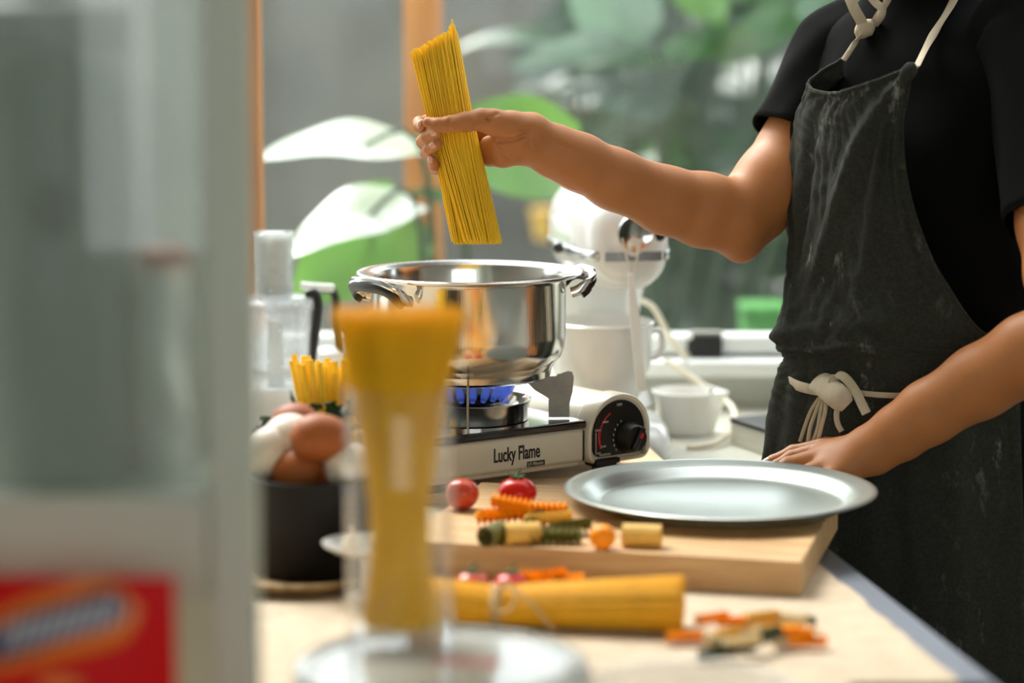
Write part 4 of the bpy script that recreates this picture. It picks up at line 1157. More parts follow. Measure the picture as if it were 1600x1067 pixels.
pk_patch('orange_swoosh', [(-60, 1000, 0), (0, 955, 0), (80, 925, 0), (160, 912, 0), (214, 955, 0)], [(-60, 1062, 0), (30, 1046, 0), (110, 1028, 0), (190, 1008, 0), (216, 965, 0)], MATS['packet_orange'], 0.0008)
pk_patch('navy_banner', [(-60, 1010, 0), (20, 968, 0), (100, 945, 0), (170, 930, 0), (196, 952, 0)], [(-60, 1048, 0), (20, 1030, 0), (100, 1004, 0), (170, 985, 0), (197, 962, 0)], MATS['packet_navy'], 0.0016)
for k in range(9):
    x = 4 + k * 20
    yt, yb = 975 - x * 0.23, 1020 - x * 0.23
    pk_patch('pale_letter_stroke', [(x + 6, yt, 0), (x + 10, yt - 1, 0), (x + 15, yt - 2, 0)], [(x - 2, yb, 0), (x + 2, yb - 1, 0), (x + 7, yb - 2, 0)], MATS['packet_pale'], 0.0024)
pk_patch('orange_dot', [(60, 1062, 0), (90, 1056, 0), (130, 1066, 0)], [(60, 1075, 0), (90, 1080, 0), (130, 1075, 0)], MATS['packet_orange'], 0.0008)

# ================================================================== garden plants
def leaf_rows(base, tip, width, normal, droop=0.1, fold=0.15, n=12, shape='heart'):
    base, tip = Vector(base), Vector(tip)
    ax_ = tip - base; L_ = ax_.length; ax_.normalize()
    nm = Vector(normal) - ax_ * Vector(normal).dot(ax_); nm.normalize()
    sd = ax_.cross(nm)
    rows = []
    for i in range(n + 1):
        t = i / n
        if shape == 'heart': w_ = (math.sin(math.pi * min(1, 0.18 + 0.82 * t) ** 1.0)) ** 0.75 * (1 - 0.25 * t) if t < 1 else 0
        else: w_ = math.sin(math.pi * min(1.0, t)) ** 0.8
        w_ = max(w_, 0.01) * width / 2
        c = base + ax_ * L_ * t + nm * (droop * L_ * math.sin(math.pi * t) )
        rows.append([c + sd * w_ * q + nm * (fold * w_ * abs(q) - 0.06 * w_ * math.sin(t * 9 + q * 2)) for q in (-1, -.66, -.33, 0, .33, .66, 1)])
    return rows
def plant(name, root, leaves, label, group=None):
    t = thing(name, root, label, 'plant', group)
    for (bp, tp_, wpx, phi, m, droop, shape) in leaves:
        b, tip = P(*bp), P(*tp_)
        n_ = Vector((0.1, -math.sin(R(phi)), math.cos(R(phi))))
        part('leaf', MB().grid(leaf_rows(b, tip, px2m(wpx, bp[2]), n_, droop, shape=shape)), MATS[m], t)
        r0 = Vector(root)
        mid = Vector((r0.x * 0.4 + b.x * 0.6, r0.y * 0.4 + b.y * 0.6, b.z * 0.6 - 0.02))
        part('stem', MB().tube(vspline([r0, mid, b, b.lerp(tip, 0.5) ], 14), [0.010 - 0.0005 * k for k in range(14)], 6), MATS['plant_stem'], t)
    return t
q = P(700, 500, 4.15)
plant('broadleaf_plant', (q.x, 4.2, -0.1), [
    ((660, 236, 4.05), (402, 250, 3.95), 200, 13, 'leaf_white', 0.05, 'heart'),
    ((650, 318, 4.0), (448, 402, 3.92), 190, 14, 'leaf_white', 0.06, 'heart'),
    ((645, 330, 4.10), (455, 470, 4.00), 190, 74, 'leaf_bright', 0.04, 'heart'),
], 'broad leaved plant with pale glossy leaves outside left of the pot')
q = P(800, 500, 4.2)
plant('broadleaf_plant', (q.x, 4.3, -0.1), [
    ((905, 250, 4.15), (640, 225, 4.10), 190, 62, 'leaf_bright', 0.08, 'heart'),
    ((720, 330, 4.2), (640, 300, 4.1), 30, 50, 'leaf_mid', 0.1, 'oval'),
], 'broad bright green leaf plant behind the hand holding spaghetti')
r6 = random.Random(21)
def clump(px0, px1, py0, py1, Y0, Y1, n, mats_, wmin, wmax, label, seed, rootpx):
    rr = random.Random(seed)
    lv = []
    for k in range(n):
        x, y, Y = rr.uniform(px0, px1), rr.uniform(py0, py1), rr.uniform(Y0, Y1)
        L_ = rr.uniform(90, 200)
        a = rr.choice((rr.uniform(150, 215), rr.uniform(-35, 30)))
        lv.append(((x, y, Y), (x + L_ * math.cos(R(a)), y + 20 + L_ * math.sin(R(a)) * -0.6, Y + rr.uniform(-0.15, 0.05)), rr.uniform(wmin, wmax), rr.uniform(15, 80), rr.choice(mats_), 0.12, rr.choice(('heart', 'oval'))))
    q = P(rootpx, 300, (Y0 + Y1) / 2)
    return plant('garden_shrub', (q.x, (Y0 + Y1) / 2, -0.1), lv, label, 'shrubs in the garden')
clump(1020, 1330, -60, 330, 5.6, 6.4, 34, ('leaf_dark', 'leaf_dark', 'leaf_mid'), 70, 120, 'dense dark green shrub in the garden above the raised arm', 1, 1150)
clump(900, 1330, -120, 250, 6.9, 7.6, 40, ('leaf_dark',), 110, 190, 'tall dark evergreen shrub against the far garden wall', 5, 1090)
clump(860, 1080, 60, 330, 5.6, 6.4, 18, ('leaf_dark', 'leaf_dark', 'leaf_mid'), 60, 100, 'dark green shrub in the garden above the mixer', 2, 980)
clump(1130, 1200, 410, 470, 6.0, 6.6, 6, ('leaf_dark', 'leaf_dark'), 50, 90, 'low dark shrub in the garden beside the apron', 3, 1180)
plant('banana_plant', (P(1000, 200, 5.0).x, 5.1, -0.1), [
    ((985, -60, 5.0), (935, 85, 4.95), 150, 80, 'leaf_pale', 0.05, 'oval'),
    ((1030, 70, 5.0), (795, 108, 4.9), 55, 55, 'leaf_pale', 0.10, 'oval'),
    ((1190, 60, 5.1), (1000, 105, 5.0), 60, 50, 'leaf_mid', 0.10, 'oval'),
    ((1270, 0, 5.1), (1120, 105, 5.0), 70, 60, 'leaf_mid', 0.08, 'oval'),
    ((1100, 180, 5.1), (960, 215, 5.0), 70, 60, 'leaf_dark', 0.08, 'oval'),
    ((1060, -20, 5.1), (1130, 40, 5.0), 80, 50, 'leaf_bright', 0.08, 'oval'),
    ((1320, 5, 4.9), (1240, 20, 4.9), 60, 80, 'leaf_pale', 0.05, 'oval'),
], 'banana like plant with long pale leaves at the top of the window')
# small things far out in the garden
g0 = P(1192, 515, 4.46)
gp = thing('green_planter', (g0.x, 4.46, -0.1), 'bright green planter box low in the garden beside the apron', 'planter')
pzt = P(1190, 482, 4.46).z
part('planter_box', MB().box((g0.x, 4.46, (pzt - 0.1) / 2), (0.080, 0.12, pzt + 0.1)), MATS['grass_green'], gp, bevel=0.01)
part('planter_rim', MB().box((g0.x, 4.46, pzt), (0.086, 0.126, 0.02)), MATS['grass_green'], gp, bevel=0.006)
def flower_pot(px, py, Y, rpx, m, label):
    c = P(px, py, Y); r = px2m(rpx, Y)
    t = thing('flower_pot', (c.x, Y, -0.1), label, 'flower pot', 'pots in the garden')
    part('stand', MB().lathe([(0, -0.1), (r * 1.3, -0.1), (r * 0.5, -0.06), (r * 0.4, c.z - r), (r * 0.9, c.z - r), (0, c.z - r)], 24, (c.x, Y, 0)), MATS['garden_wall'], t)
    part('pot', MB().lathe([(0, c.z - r), (r * 0.75, c.z - r), (r, c.z + r * 0.7), (r * 1.12, c.z + r * 0.75), (r * 1.12, c.z + r), (r * 0.95, c.z + r), (0, c.z + r * 0.7)], 28, (c.x, Y, 0)), m, t)
flower_pot(855, 350, 6.4, 24, MATS['pasta_pale'], 'yellow flower pot far out in the garden left of the mixer')
flower_pot(640, 396, 5.6, 22, MATS['pink_tomato'], 'pink flower pot out in the garden above the steel pot')
# ================================================================== the person
def smin(a, b, k):
    h = np.clip(0.5 + 0.5 * (b - a) / k, 0, 1)
    return b + (a - b) * h - k * h * (1 - h)

class SDF:
    """smooth union of tapered capsules, evaluated with numpy and meshed with surface nets"""
    def __init__(s): s.ops = []
    def cone(s, a, b, ra, rb, k, flat=None):
        s.ops.append(('c', np.array(a, np.float32), np.array(b, np.float32), ra, rb, k, flat)); return s
    def cut(s, a, b, ra, rb, k):
        s.ops.append(('x', np.array(a, np.float32), np.array(b, np.float32), ra, rb, k, None)); return s
    def sub(s, other, k):
        s.ops.append(('u', other, k)); return s
    @staticmethod
    def _d(p, a, b, ra, rb, flat):
        ab = b - a; L2 = max(float(ab @ ab), 1e-12)
        q = p - a
        t = np.clip(q @ ab / L2, 0, 1)
        d = q - t[:, None] * ab
        if flat is not None:
            n, f = flat
            n = np.array(n, np.float32)
            d = d + (d @ n)[:, None] * n * (f - 1)
        return np.sqrt((d * d).sum(1)) - (ra + (rb - ra) * t)
    def ev(s, p):
        out = np.full(len(p), 9.0, np.float32)
        for op in s.ops:
            if op[0] == 'c': out = smin(out, s._d(p, *op[1:5], op[6]), op[5])
            elif op[0] == 'x': out = -smin(-out, s._d(p, *op[1:5], None), op[5])
            else: out = smin(out, op[1].ev(p), op[2])
        return out.astype(np.float32)
    def bounds(s):
        P_ = []
        for op in s.ops:
            if op[0] == 'u': lo, hi = op[1].bounds(); P_ += [lo, hi]
            elif op[0] == 'c':
                r = max(op[3], op[4])
                P_ += [op[1] - r, op[1] + r, op[2] - r, op[2] + r]
        P_ = np.array(P_)
        return P_.min(0), P_.max(0)
    def mesh(s, h, B=12):
        lo, hi = s.bounds(); lo = lo - 4 * h; hi = hi + 4 * h
        nb = np.ceil((hi - lo) / (h * B)).astype(int)
        n = nb * B + 1
        F = np.full(n, 1.0, np.float32)
        cb = np.stack(np.meshgrid(*[np.arange(k) for k in nb], indexing='ij'), -1).reshape(-1, 3)
        ctr = (lo + (cb + 0.5) * B * h).astype(np.float32)
        dv = s.ev(ctr)
        act = np.abs(dv) < B * h * 1.35
        for c, d in zip(cb[~act], dv[~act]):
            if d < 0: F[c[0] * B:c[0] * B + B + 1, c[1] * B:c[1] * B + B + 1, c[2] * B:c[2] * B + B + 1] = -1
        g = np.stack(np.meshgrid(*[np.arange(B + 1)] * 3, indexing='ij'), -1).reshape(-1, 3)
        ac = cb[act]
        for i in range(0, len(ac), 64):
            ch = ac[i:i + 64]
            idx = (ch[:, None, :] * B + g[None]).reshape(-1, 3)
            val = s.ev((lo + idx * h).astype(np.float32))
            F[idx[:, 0], idx[:, 1], idx[:, 2]] = val
        # surface nets
        S = F < 0
        c = [S[a:n[0] - 1 + a, b:n[1] - 1 + b, d:n[2] - 1 + d] for a in (0, 1) for b in (0, 1) for d in (0, 1)]
        sm = sum(x.astype(np.int8) for x in c)
        cell = np.argwhere((sm > 0) & (sm < 8))
        vid = np.full(n - 1, -1, np.int64); vid[tuple(cell.T)] = np.arange(len(cell))
        corners = np.array([(a, b, d) for a in (0, 1) for b in (0, 1) for d in (0, 1)])
        fv = np.stack([F[tuple((cell + k).T)] for k in corners], 1)
        acc = np.zeros((len(cell), 3)); cnt = np.zeros(len(cell))
        for i in range(8):
            for j in range(i + 1, 8):
                if np.abs(corners[i] - corners[j]).sum() != 1: continue
                m_ = (fv[:, i] < 0) != (fv[:, j] < 0)
                t = np.where(m_, fv[:, i] / np.where(m_, fv[:, i] - fv[:, j], 1), 0)
                acc += np.where(m_[:, None], corners[i] + t[:, None] * (corners[j] - corners[i]), 0); cnt += m_
        V = lo + (cell + acc / cnt[:, None]) * h
        quads = []
        for ax_ in range(3):
            e = [0, 0, 0]; e[ax_] = 1
            A = S[:n[0] - e[0], :n[1] - e[1], :n[2] - e[2]]; Bq = S[e[0]:, e[1]:, e[2]:]
            ed = np.argwhere(A != Bq)
            b1, b2 = (ax_ + 1) % 3, (ax_ + 2) % 3
            ed = ed[(ed[:, b1] > 0) & (ed[:, b2] > 0) & (ed[:, b1] < n[b1] - 1) & (ed[:, b2] < n[b2] - 1)]
            o1 = np.zeros(3, int); o1[b1] = 1; o2 = np.zeros(3, int); o2[b2] = 1
            q = np.stack([vid[tuple((ed - o1 - o2).T)], vid[tuple((ed - o2).T)], vid[tuple(ed.T)], vid[tuple((ed - o1).T)]], 1)
            fl = ~S[tuple(ed.T)]
            q[fl] = q[fl][:, ::-1]
            quads.append(q)
        return V, np.concatenate(quads)

def X(px, py, Y, r=None):
    return (np.array(P(px, py, Y)), px2m(r, Y)) if r else np.array(P(px, py, Y))
def chain(s, pts, k, flat=None):
    """pts: (px, py, Y, r_px)"""
    for a, b in zip(pts, pts[1:]):
        (pa, ra), (pb_, rb) = X(*a), X(*b)
        s.cone(pa, pb_, ra, rb, k, flat)
    return s

camdir = (0.0, 0.98, -0.15)
# ---- right arm (raised, holding the spaghetti)
armR = SDF()
chain(armR, [(826, 217, 2.790, 38), (870, 238, 2.800, 39.5), (905, 253, 2.810, 43), (960, 280, 2.825, 46), (1040, 313, 2.850, 51.5), (1100, 328, 2.868, 57), (1142, 337, 2.880, 57)], 0.012, (camdir, 1.22))
chain(armR, [(1150, 342, 2.882, 52), (1208, 285, 2.915, 60), (1246, 238, 2.940, 63), (1310, 110, 2.98, 66)], 0.010)
chain(armR, [(1150, 362, 2.885, 30), (1159, 385, 2.892, 19)], 0.022)
chain(armR, [(1159, 385, 2.892, 17), (1200, 350, 2.91, 22)], 0.022)
# palm: back of the hand, thenar and hypothenar pads
palm = SDF()
for (x, y, Y, r) in ((764, 193, 2.812, 13.5), (760, 211, 2.818, 13.5), (764, 229, 2.818, 13), (772, 245, 2.812, 12)):
    chain(palm, [(828, 218, 2.800, 24), (x, y, Y, r)], 0.006)
hyp = SDF()
chain(hyp, [(766, 246, 2.796, 15), (786, 240, 2.782, 21), (822, 232, 2.783, 25)], 0.006)
chain(hyp, [(762, 232, 2.802, 13), (795, 232, 2.785, 18)], 0.008)
chain(hyp, [(764, 226, 2.788, 14), (786, 222, 2.774, 17), (815, 218, 2.772, 20)], 0.008)
the = SDF()
chain(the, [(830, 205, 2.785, 28), (800, 199, 2.772, 25), (770, 191, 2.762, 20), (752, 187, 2.756, 17.5)], 0.005)
# thumb
chain(the, [(752, 187, 2.756, 17), (728, 190, 2.746, 15), (703, 194, 2.7385, 13.2)], 0.004)
chain(the, [(703, 194, 2.7385, 12.8), (684, 195.5, 2.738, 11.2), (669, 191, 2.742, 8.6)], 0.003)
def finger(pts, k=0.0028):
    return chain(SDF(), pts, k)
fing = [
    finger([(764, 193, 2.812, 13), (715, 190, 2.827, 11.5), (668, 190, 2.818, 10.5), (655, 192, 2.796, 10), (656, 198, 2.770, 9.2), (660, 194, 2.757, 8.4)]),
    finger([(760, 211, 2.818, 13), (712, 213, 2.834, 11.8), (672, 221, 2.825, 10.8), (661, 221, 2.795, 10.6), (668, 214, 2.757, 10.4), (683, 205.5, 2.739, 9.2)]),
    finger([(764, 229, 2.818, 12.5), (722, 232, 2.834, 11.2), (682, 239, 2.826, 10.4), (667, 239, 2.797, 10.2), (672, 232, 2.760, 10.0), (683, 224, 2.744, 8.9)]),
    finger([(772, 245, 2.812, 11.5), (732, 252, 2.824, 9.8), (694, 262, 2.818, 9.0), (681, 264, 2.796, 8.8), (678, 258, 2.772, 8.6), (675, 250, 2.760, 7.8)]),
]
handR = SDF().sub(palm, 0.004).sub(hyp, 0.006).sub(the, 0.0022)
for f in fing: handR.sub(f, 0.0012)
armR.sub(handR, 0.010)
def surf(s, px, py, y0=2.70, y1=2.86):
    """first point of the skin along the sight line of photo pixel (px, py), and its normal"""
    Ys = np.linspace(y0, y1, 641)
    pts = np.array([P(px, py, float(y)) for y in Ys], np.float32)
    v = s.ev(pts)
    k = int(np.argmax(v < 0)) if (v < 0).any() else int(np.argmin(v))
    p = pts[k]; h = 0.0008
    g = np.array([s.ev(np.array([p + h * a_, p - h * a_], np.float32)) @ np.array([1, -1]) for a_ in np.eye(3, dtype=np.float32)])
    return Vector(p), Vector(g).normalized()
NAILS = [(surf(armR, 678.5, 206.5), (9, -6), 10.5, 13.5), (surf(armR, 677, 225.5), (8, -6), 10, 13), (surf(armR, 671.5, 249.5), (-1, -8), 8.5, 11), (surf(armR, 653.5, 194.5), (2, -8), 8.5, 12)]
# skin creases: thenar line, thumb base and joint, wrist, little finger side of the palm
cre = []
for pts, r_ in ((((823, 211), (799, 218.5), (778, 220.5)), 0.0017), (((778, 177), (762, 187), (741, 205)), 0.0011), (((704, 183), (702, 194), (703, 205)), 0.0008),
                (((831, 200), (827, 215), (828, 232)), 0.0010), (((824, 225), (815, 238), (808, 252)), 0.0007), (((772, 228), (786, 238), (797, 250)), 0.0008), (((850, 214), (878, 226), (905, 238)), 0.0014)):
    q = [np.array(surf(armR, x, y)[0]) for x, y in pts]
    cre += [(q[k], q[k + 1], r_) for k in range(len(q) - 1)]
for p, q, r_ in cre: armR.cut(p, q, r_, r_, 0.0035)

# ---- left arm (lowered, hand at the pan)
armL = SDF()
chain(armL, [(1366, 700, 2.685, 38), (1405, 676, 2.675, 43), (1450, 645, 2.662, 49), (1530, 597, 2.640, 56), (1610, 552, 2.610, 62), (1690, 512, 2.585, 62)], 0.012, (camdir, 1.15))
chain(armL, [(1690, 508, 2.585, 60), (1665, 430, 2.600, 62), (1652, 350, 2.640, 62), (1628, 150, 2.730, 60), (1612, 90, 2.780, 52)], 0.012)
chain(armL, [(1700, 540, 2.600, 30), (1712, 545, 2.605, 20)], 0.02)
handL = SDF()
kn_ = [((1286, 708, 2.725, 21), (1238, 716, 2.735, 13.5), (1214, 730, 2.730, 12), (1200, 742, 2.722, 10)),
       ((1284, 719, 2.705, 22), (1232, 727, 2.705, 14), (1208, 741, 2.698, 12.5), (1196, 756, 2.692, 10.5)),
       ((1292, 733, 2.685, 21), (1246, 744, 2.678, 13.5), (1222, 758, 2.672, 12), (1210, 770, 2.670, 10)),
       ((1304, 746, 2.668, 19), (1266, 760, 2.656, 12), (1246, 772, 2.652, 10.5), (1236, 782, 2.652, 9))]
plmL = SDF()
for f in kn_:
    chain(plmL, [(1362, 704, 2.685, 30), f[0]], 0.012)
handL.sub(plmL, 0.004)
for f in kn_:
    handL.sub(chain(SDF(), list(f), 0.003), 0.0016)
handL.sub(chain(SDF(), [(1340, 702, 2.715, 24), (1290, 700, 2.750, 17), (1240, 708, 2.762, 13), (1208, 722, 2.762, 11), (1192, 730, 2.758, 9)], 0.004), 0.004)
armL.sub(handL, 0.012)

V1, Q1 = armR.mesh(0.0019)
V2, Q2 = armL.mesh(0.0026)

# ---- torso, neck, head and legs (under the clothes and above the frame)
PCX, PCY = 0.492, 2.905
sF = Vector((-0.77, -0.64, 0)); sS = Vector((0.64, -0.77, 0))     # facing, her left
def bp3(l, f, z): return np.array(Vector((PCX, PCY, z)) + sS * l + sF * f)
tor = SDF()
fl = (tuple(sF), 1.5)
for a, b, ra, rb in ((1.36, 1.24, 0.125, 0.135), (1.24, 1.06, 0.135, 0.115), (1.06, 0.94, 0.115, 0.145), (0.94, 0.88, 0.145, 0.145)):
    tor.cone(bp3(0, 0, a), bp3(0, 0, b), ra, rb, 0.03, fl)
tor.cone(bp3(-0.15, 0, 1.385), bp3(0.15, 0, 1.385), 0.045, 0.045, 0.05)
tor.cone(bp3(0, -0.01, 1.40), bp3(0, 0.015, 1.52), 0.052, 0.050, 0.03)
tor.cone(bp3(0, 0.02, 1.63), bp3(0, 0.035, 1.58), 0.078, 0.062, 0.03)
tor.cone(bp3(0, 0.06, 1.545), bp3(0, 0.05, 1.57), 0.036, 0.045, 0.03)
tor.cone(bp3(0, 0.100, 1.605), bp3(0, 0.112, 1.578), 0.008, 0.012, 0.010)
tor.cone(bp3(-0.014, 0.092, 1.548), bp3(0.014, 0.092, 1.548), 0.008, 0.008, 0.006)
for s_ in (-1, 1):
    tor.cone(bp3(s_ * 0.073, 0.005, 1.615), bp3(s_ * 0.071, 0.008, 1.575), 0.014, 0.009, 0.006)
    tor.cut(bp3(s_ * 0.030, 0.108, 1.612), bp3(s_ * 0.034, 0.106, 1.612), 0.012, 0.012, 0.01)
    tor.cone(bp3(s_ * 0.085, 0, 0.90), bp3(s_ * 0.08, 0, 0.50), 0.088, 0.058, 0.03)
    tor.cone(bp3(s_ * 0.08, 0, 0.50), bp3(s_ * 0.08, -0.01, 0.08), 0.055, 0.036, 0.02)
    tor.cone(bp3(s_ * 0.085, -0.02, 0.035), bp3(s_ * 0.09, 0.13, 0.028), 0.034, 0.026, 0.02)
V3, Q3 = tor.mesh(0.007)

pr_ = thing('person', (PCX, PCY, 0.0), 'person in a black t-shirt and dark linen apron holding spaghetti over the pot', 'person')
Vs = np.concatenate([V1, V2, V3]); Qs = np.concatenate([Q1, Q2 + len(V1), Q3 + len(V1) + len(V2)])
me = bpy.data.meshes.new('body')
me.from_pydata((Vs - np.array(pr_.location)).tolist(), [], Qs.tolist()); me.update(); me.shade_smooth()
bod = bpy.data.objects.new('body', me); COL.objects.link(bod); bod.parent = pr_; me.materials.append(MATS['skin'])

def nail(px, py, Y, ax_px, wpx, lpx, nrm, rpx, at=None):
    """fingernail: a small curved plate; ax_px points along the finger in the picture"""
    c = P(px, py, Y) if at is None else at
    a = (Vector((ax_px[0], 0, -ax_px[1])).normalized()) if at is not None else (P(px + ax_px[0], py + ax_px[1], Y + (ax_px[2] if len(ax_px) > 2 else 0)) - c).normalized()
    n = Vector(nrm); n = (n - a * n.dot(a)).normalized(); b = n.cross(a)
    c = c + n * px2m(rpx, Y) * 1.0
    w_, l_ = px2m(wpx / 2, Y), px2m(lpx / 2, Y)
    rows = []
    for i in range(9):
        t = -1 + 2 * i / 8
        ww = w_ * (1 - abs(t) ** 3.2 * 0.55)
        rows.append([c + a * (t * l_) + b * (ww * q) + n * (0.0003 - 0.42 * ww * q * q - 0.10 * l_ * t * t) for q in (-1, -.6, -.2, .2, .6, 1)])
    part('fingernail', MB().grid(rows), MATS['nail'], bod, solid=0.0006)
for (c_, n_), ax2, w2_, l2_ in NAILS: nail(0, 0, c_.y, ax2, w2_, l2_, n_, 0, c_)
nail(1200, 725, 2.7600, (-12, 7, 0), 12, 14, (0.1, -0.35, 0.9), 10.0)
for s_ in (-1, 1):
    e_ = Vector(bp3(s_ * 0.031, 0.083, 1.611))
    ey = part('eye', MB().ball(e_, 0.0125), MATS['eye_white'], bod)
    part('mouth' if False else 'iris', MB().ball(e_ + sF * 0.0085, 0.0055), MATS['eye_dark'], bod)
hr = MB()
rows = []
for i in range(15):
    t = i / 14
    th = math.pi * 0.62 * t
    row = []
    for k in range(36):
        a = 2 * math.pi * k / 36
        fr = math.cos(a)                       # 1 = towards the face
        th2 = th * (0.62 if fr > 0.55 else 1.0 if fr < 0 else 1.0 - 0.38 * fr / 0.55)
        d = sF * (math.sin(th2) * math.cos(a) * 0.098) + sS * (math.sin(th2) * math.sin(a) * 0.088) + Vector((0, 0, math.cos(th2) * 0.094))
        row.append(Vector(bp3(0, 0.016, 1.622)) + d)
    rows.append(row)
part('hair', MB().grid(rows, closed=True), MATS['hair'], pr_, solid=0.006)
part('hair_bun', MB().ball(Vector(bp3(0, -0.095, 1.66)), 0.042), MATS['hair'], pr_)

# ---- t-shirt
def ell(l, f, a, b, z, n=64, e=0.9):
    r_ = []
    for i in range(n):
        q = 2 * math.pi * i / n
        ca, sa = math.cos(q), math.sin(q)
        r_.append(Vector((PCX, PCY, z)) + sS * (l + a * math.copysign(abs(sa) ** e, sa)) + sF * (f + b * math.copysign(abs(ca) ** e, ca)))
    return r_
def hsh(x, y, z, s=1.0):
    return math.sin(x * 31 * s + 1.3 * math.sin(y * 23 * s + z * 17)) * math.cos(z * 21 * s + 1.7 * math.sin(x * 19 * s)) 
lev = [(1.475, 0.068, 0.062, 0.006), (1.458, 0.078, 0.068, 0.006), (1.44, 0.112, 0.078, 0.004), (1.422, 0.150, 0.088, 0.002), (1.395, 0.176, 0.098, 0.004), (1.35, 0.184, 0.112, 0.010), (1.30, 0.182, 0.122, 0.016), (1.25, 0.180, 0.126, 0.018), (1.18, 0.172, 0.116, 0.008), (1.10, 0.162, 0.108, 0.0), (1.04, 0.160, 0.107, 0), (0.98, 0.170, 0.112, 0), (0.90, 0.182, 0.118, 0), (0.84, 0.186, 0.120, 0)]
zz = np.linspace(1.475, 0.84, 60)
L_ = np.array(lev)[::-1]
rows = []
for z in zz:
    a, b, f = (float(np.interp(z, L_[:, 0], L_[:, k])) for k in (1, 2, 3))
    row = ell(0, f, a, b, z)
    out = []
    for q in row:
        d = Vector((q.x - PCX, q.y - PCY, 0)).normalized()
        amp = 0.0055 if z < 1.43 else 0.0008
        out.append(q + d * amp * hsh(q.x + 0.4 * z, q.y, z * 1.3, 1.2))
    rows.append(out)
TSV = np.array([tuple(q) for r_ in rows for q in r_])
ts = part('t_shirt', MB().grid(rows, closed=True), MATS['t_shirt'], pr_, solid=0.0025)
ring = ell(0, 0.006, 0.068, 0.062, 1.477, 40)
part('neck_rib', MB().tube(ring, 0.005, 8, closed=True), MATS['t_shirt'], ts)
def sleeve(pts, seed):
    """pts: (px, py, Y, r_px) from shoulder to hem"""
    c = [P(*p[:3]) for p in pts]; rr = [px2m(p[3], p[2]) for p in pts]
    cs = vspline(c, 30); rs = [float(np.interp(i / 29 * (len(pts) - 1), range(len(pts)), rr)) for i in range(30)]
    rows = []
    for i in range(30):
        t = (cs[min(i + 1, 29)] - cs[max(i - 1, 0)]).normalized()
        a = Vector((0, -1, 0)); a = (a - t * a.dot(t)).normalized(); b = t.cross(a)
        row = []
        for k in range(40):
            an = 2 * math.pi * k / 40
            w_ = rs[i] * (1 + 0.035 * math.sin(3 * an + seed + i * 0.25) + 0.02 * math.sin(7 * an - i * 0.3))
            if i >= 28: w_ *= 1.012
            row.append(cs[i] + a * w_ * math.cos(an) + b * w_ * math.sin(an))
        rows.append(row)
    o = part('sleeve', MB().grid(rows, closed=True), MATS['t_shirt'], ts, solid=0.0025)
sleeve([(1352, 40, 2.985, 62), (1322, 80, 2.975, 78), (1285, 150, 2.960, 80), (1243, 222, 2.940, 74)], 0.4)
sleeve([(1560, 40, 2.82, 70), (1606, 70, 2.785, 88), (1642, 190, 2.715, 90), (1658, 345, 2.645, 86)], 2.0)

# ---- trousers (below the table)
tz_ = MB()
for s_ in (-1, 1):
    rows = []
    for z in np.linspace(0.93, 0.09, 20):
        r_ = float(np.interp(z, (0.09, 0.5, 0.9, 0.93), (0.052, 0.068, 0.090, 0.088)))
        rows.append([Vector(bp3(s_ * float(np.interp(z, (0, 0.9), (0.082, 0.085))) + r_ * math.sin(2 * math.pi * k / 28), r_ * 1.02 * math.cos(2 * math.pi * k / 28), float(z))) for k in range(28)])
    tz_.grid(rows, closed=True)
part('trousers', tz_, MATS['trousers'], pr_, solid=0.003)

def proj(V):
    w_ = V[:, 1] * math.cos(PITCH) - (V[:, 2] - CAM_Z) * math.sin(PITCH)
    return V[:, 0] / w_ * F_PX + 800, 533.5 - ((V[:, 2] - CAM_Z) * math.cos(PITCH) + V[:, 1] * math.sin(PITCH)) / w_ * F_PX
TSX, TSY = proj(TSV)
def tdep(px, py, lift=0.006):
    """depth just in front of the t-shirt where it shows at photo pixel (px, py)"""
    d = (TSX - px) ** 2 + (TSY - py) ** 2
    k = np.argsort(d)[:10]
    return float(TSV[k, 1].min()) - lift
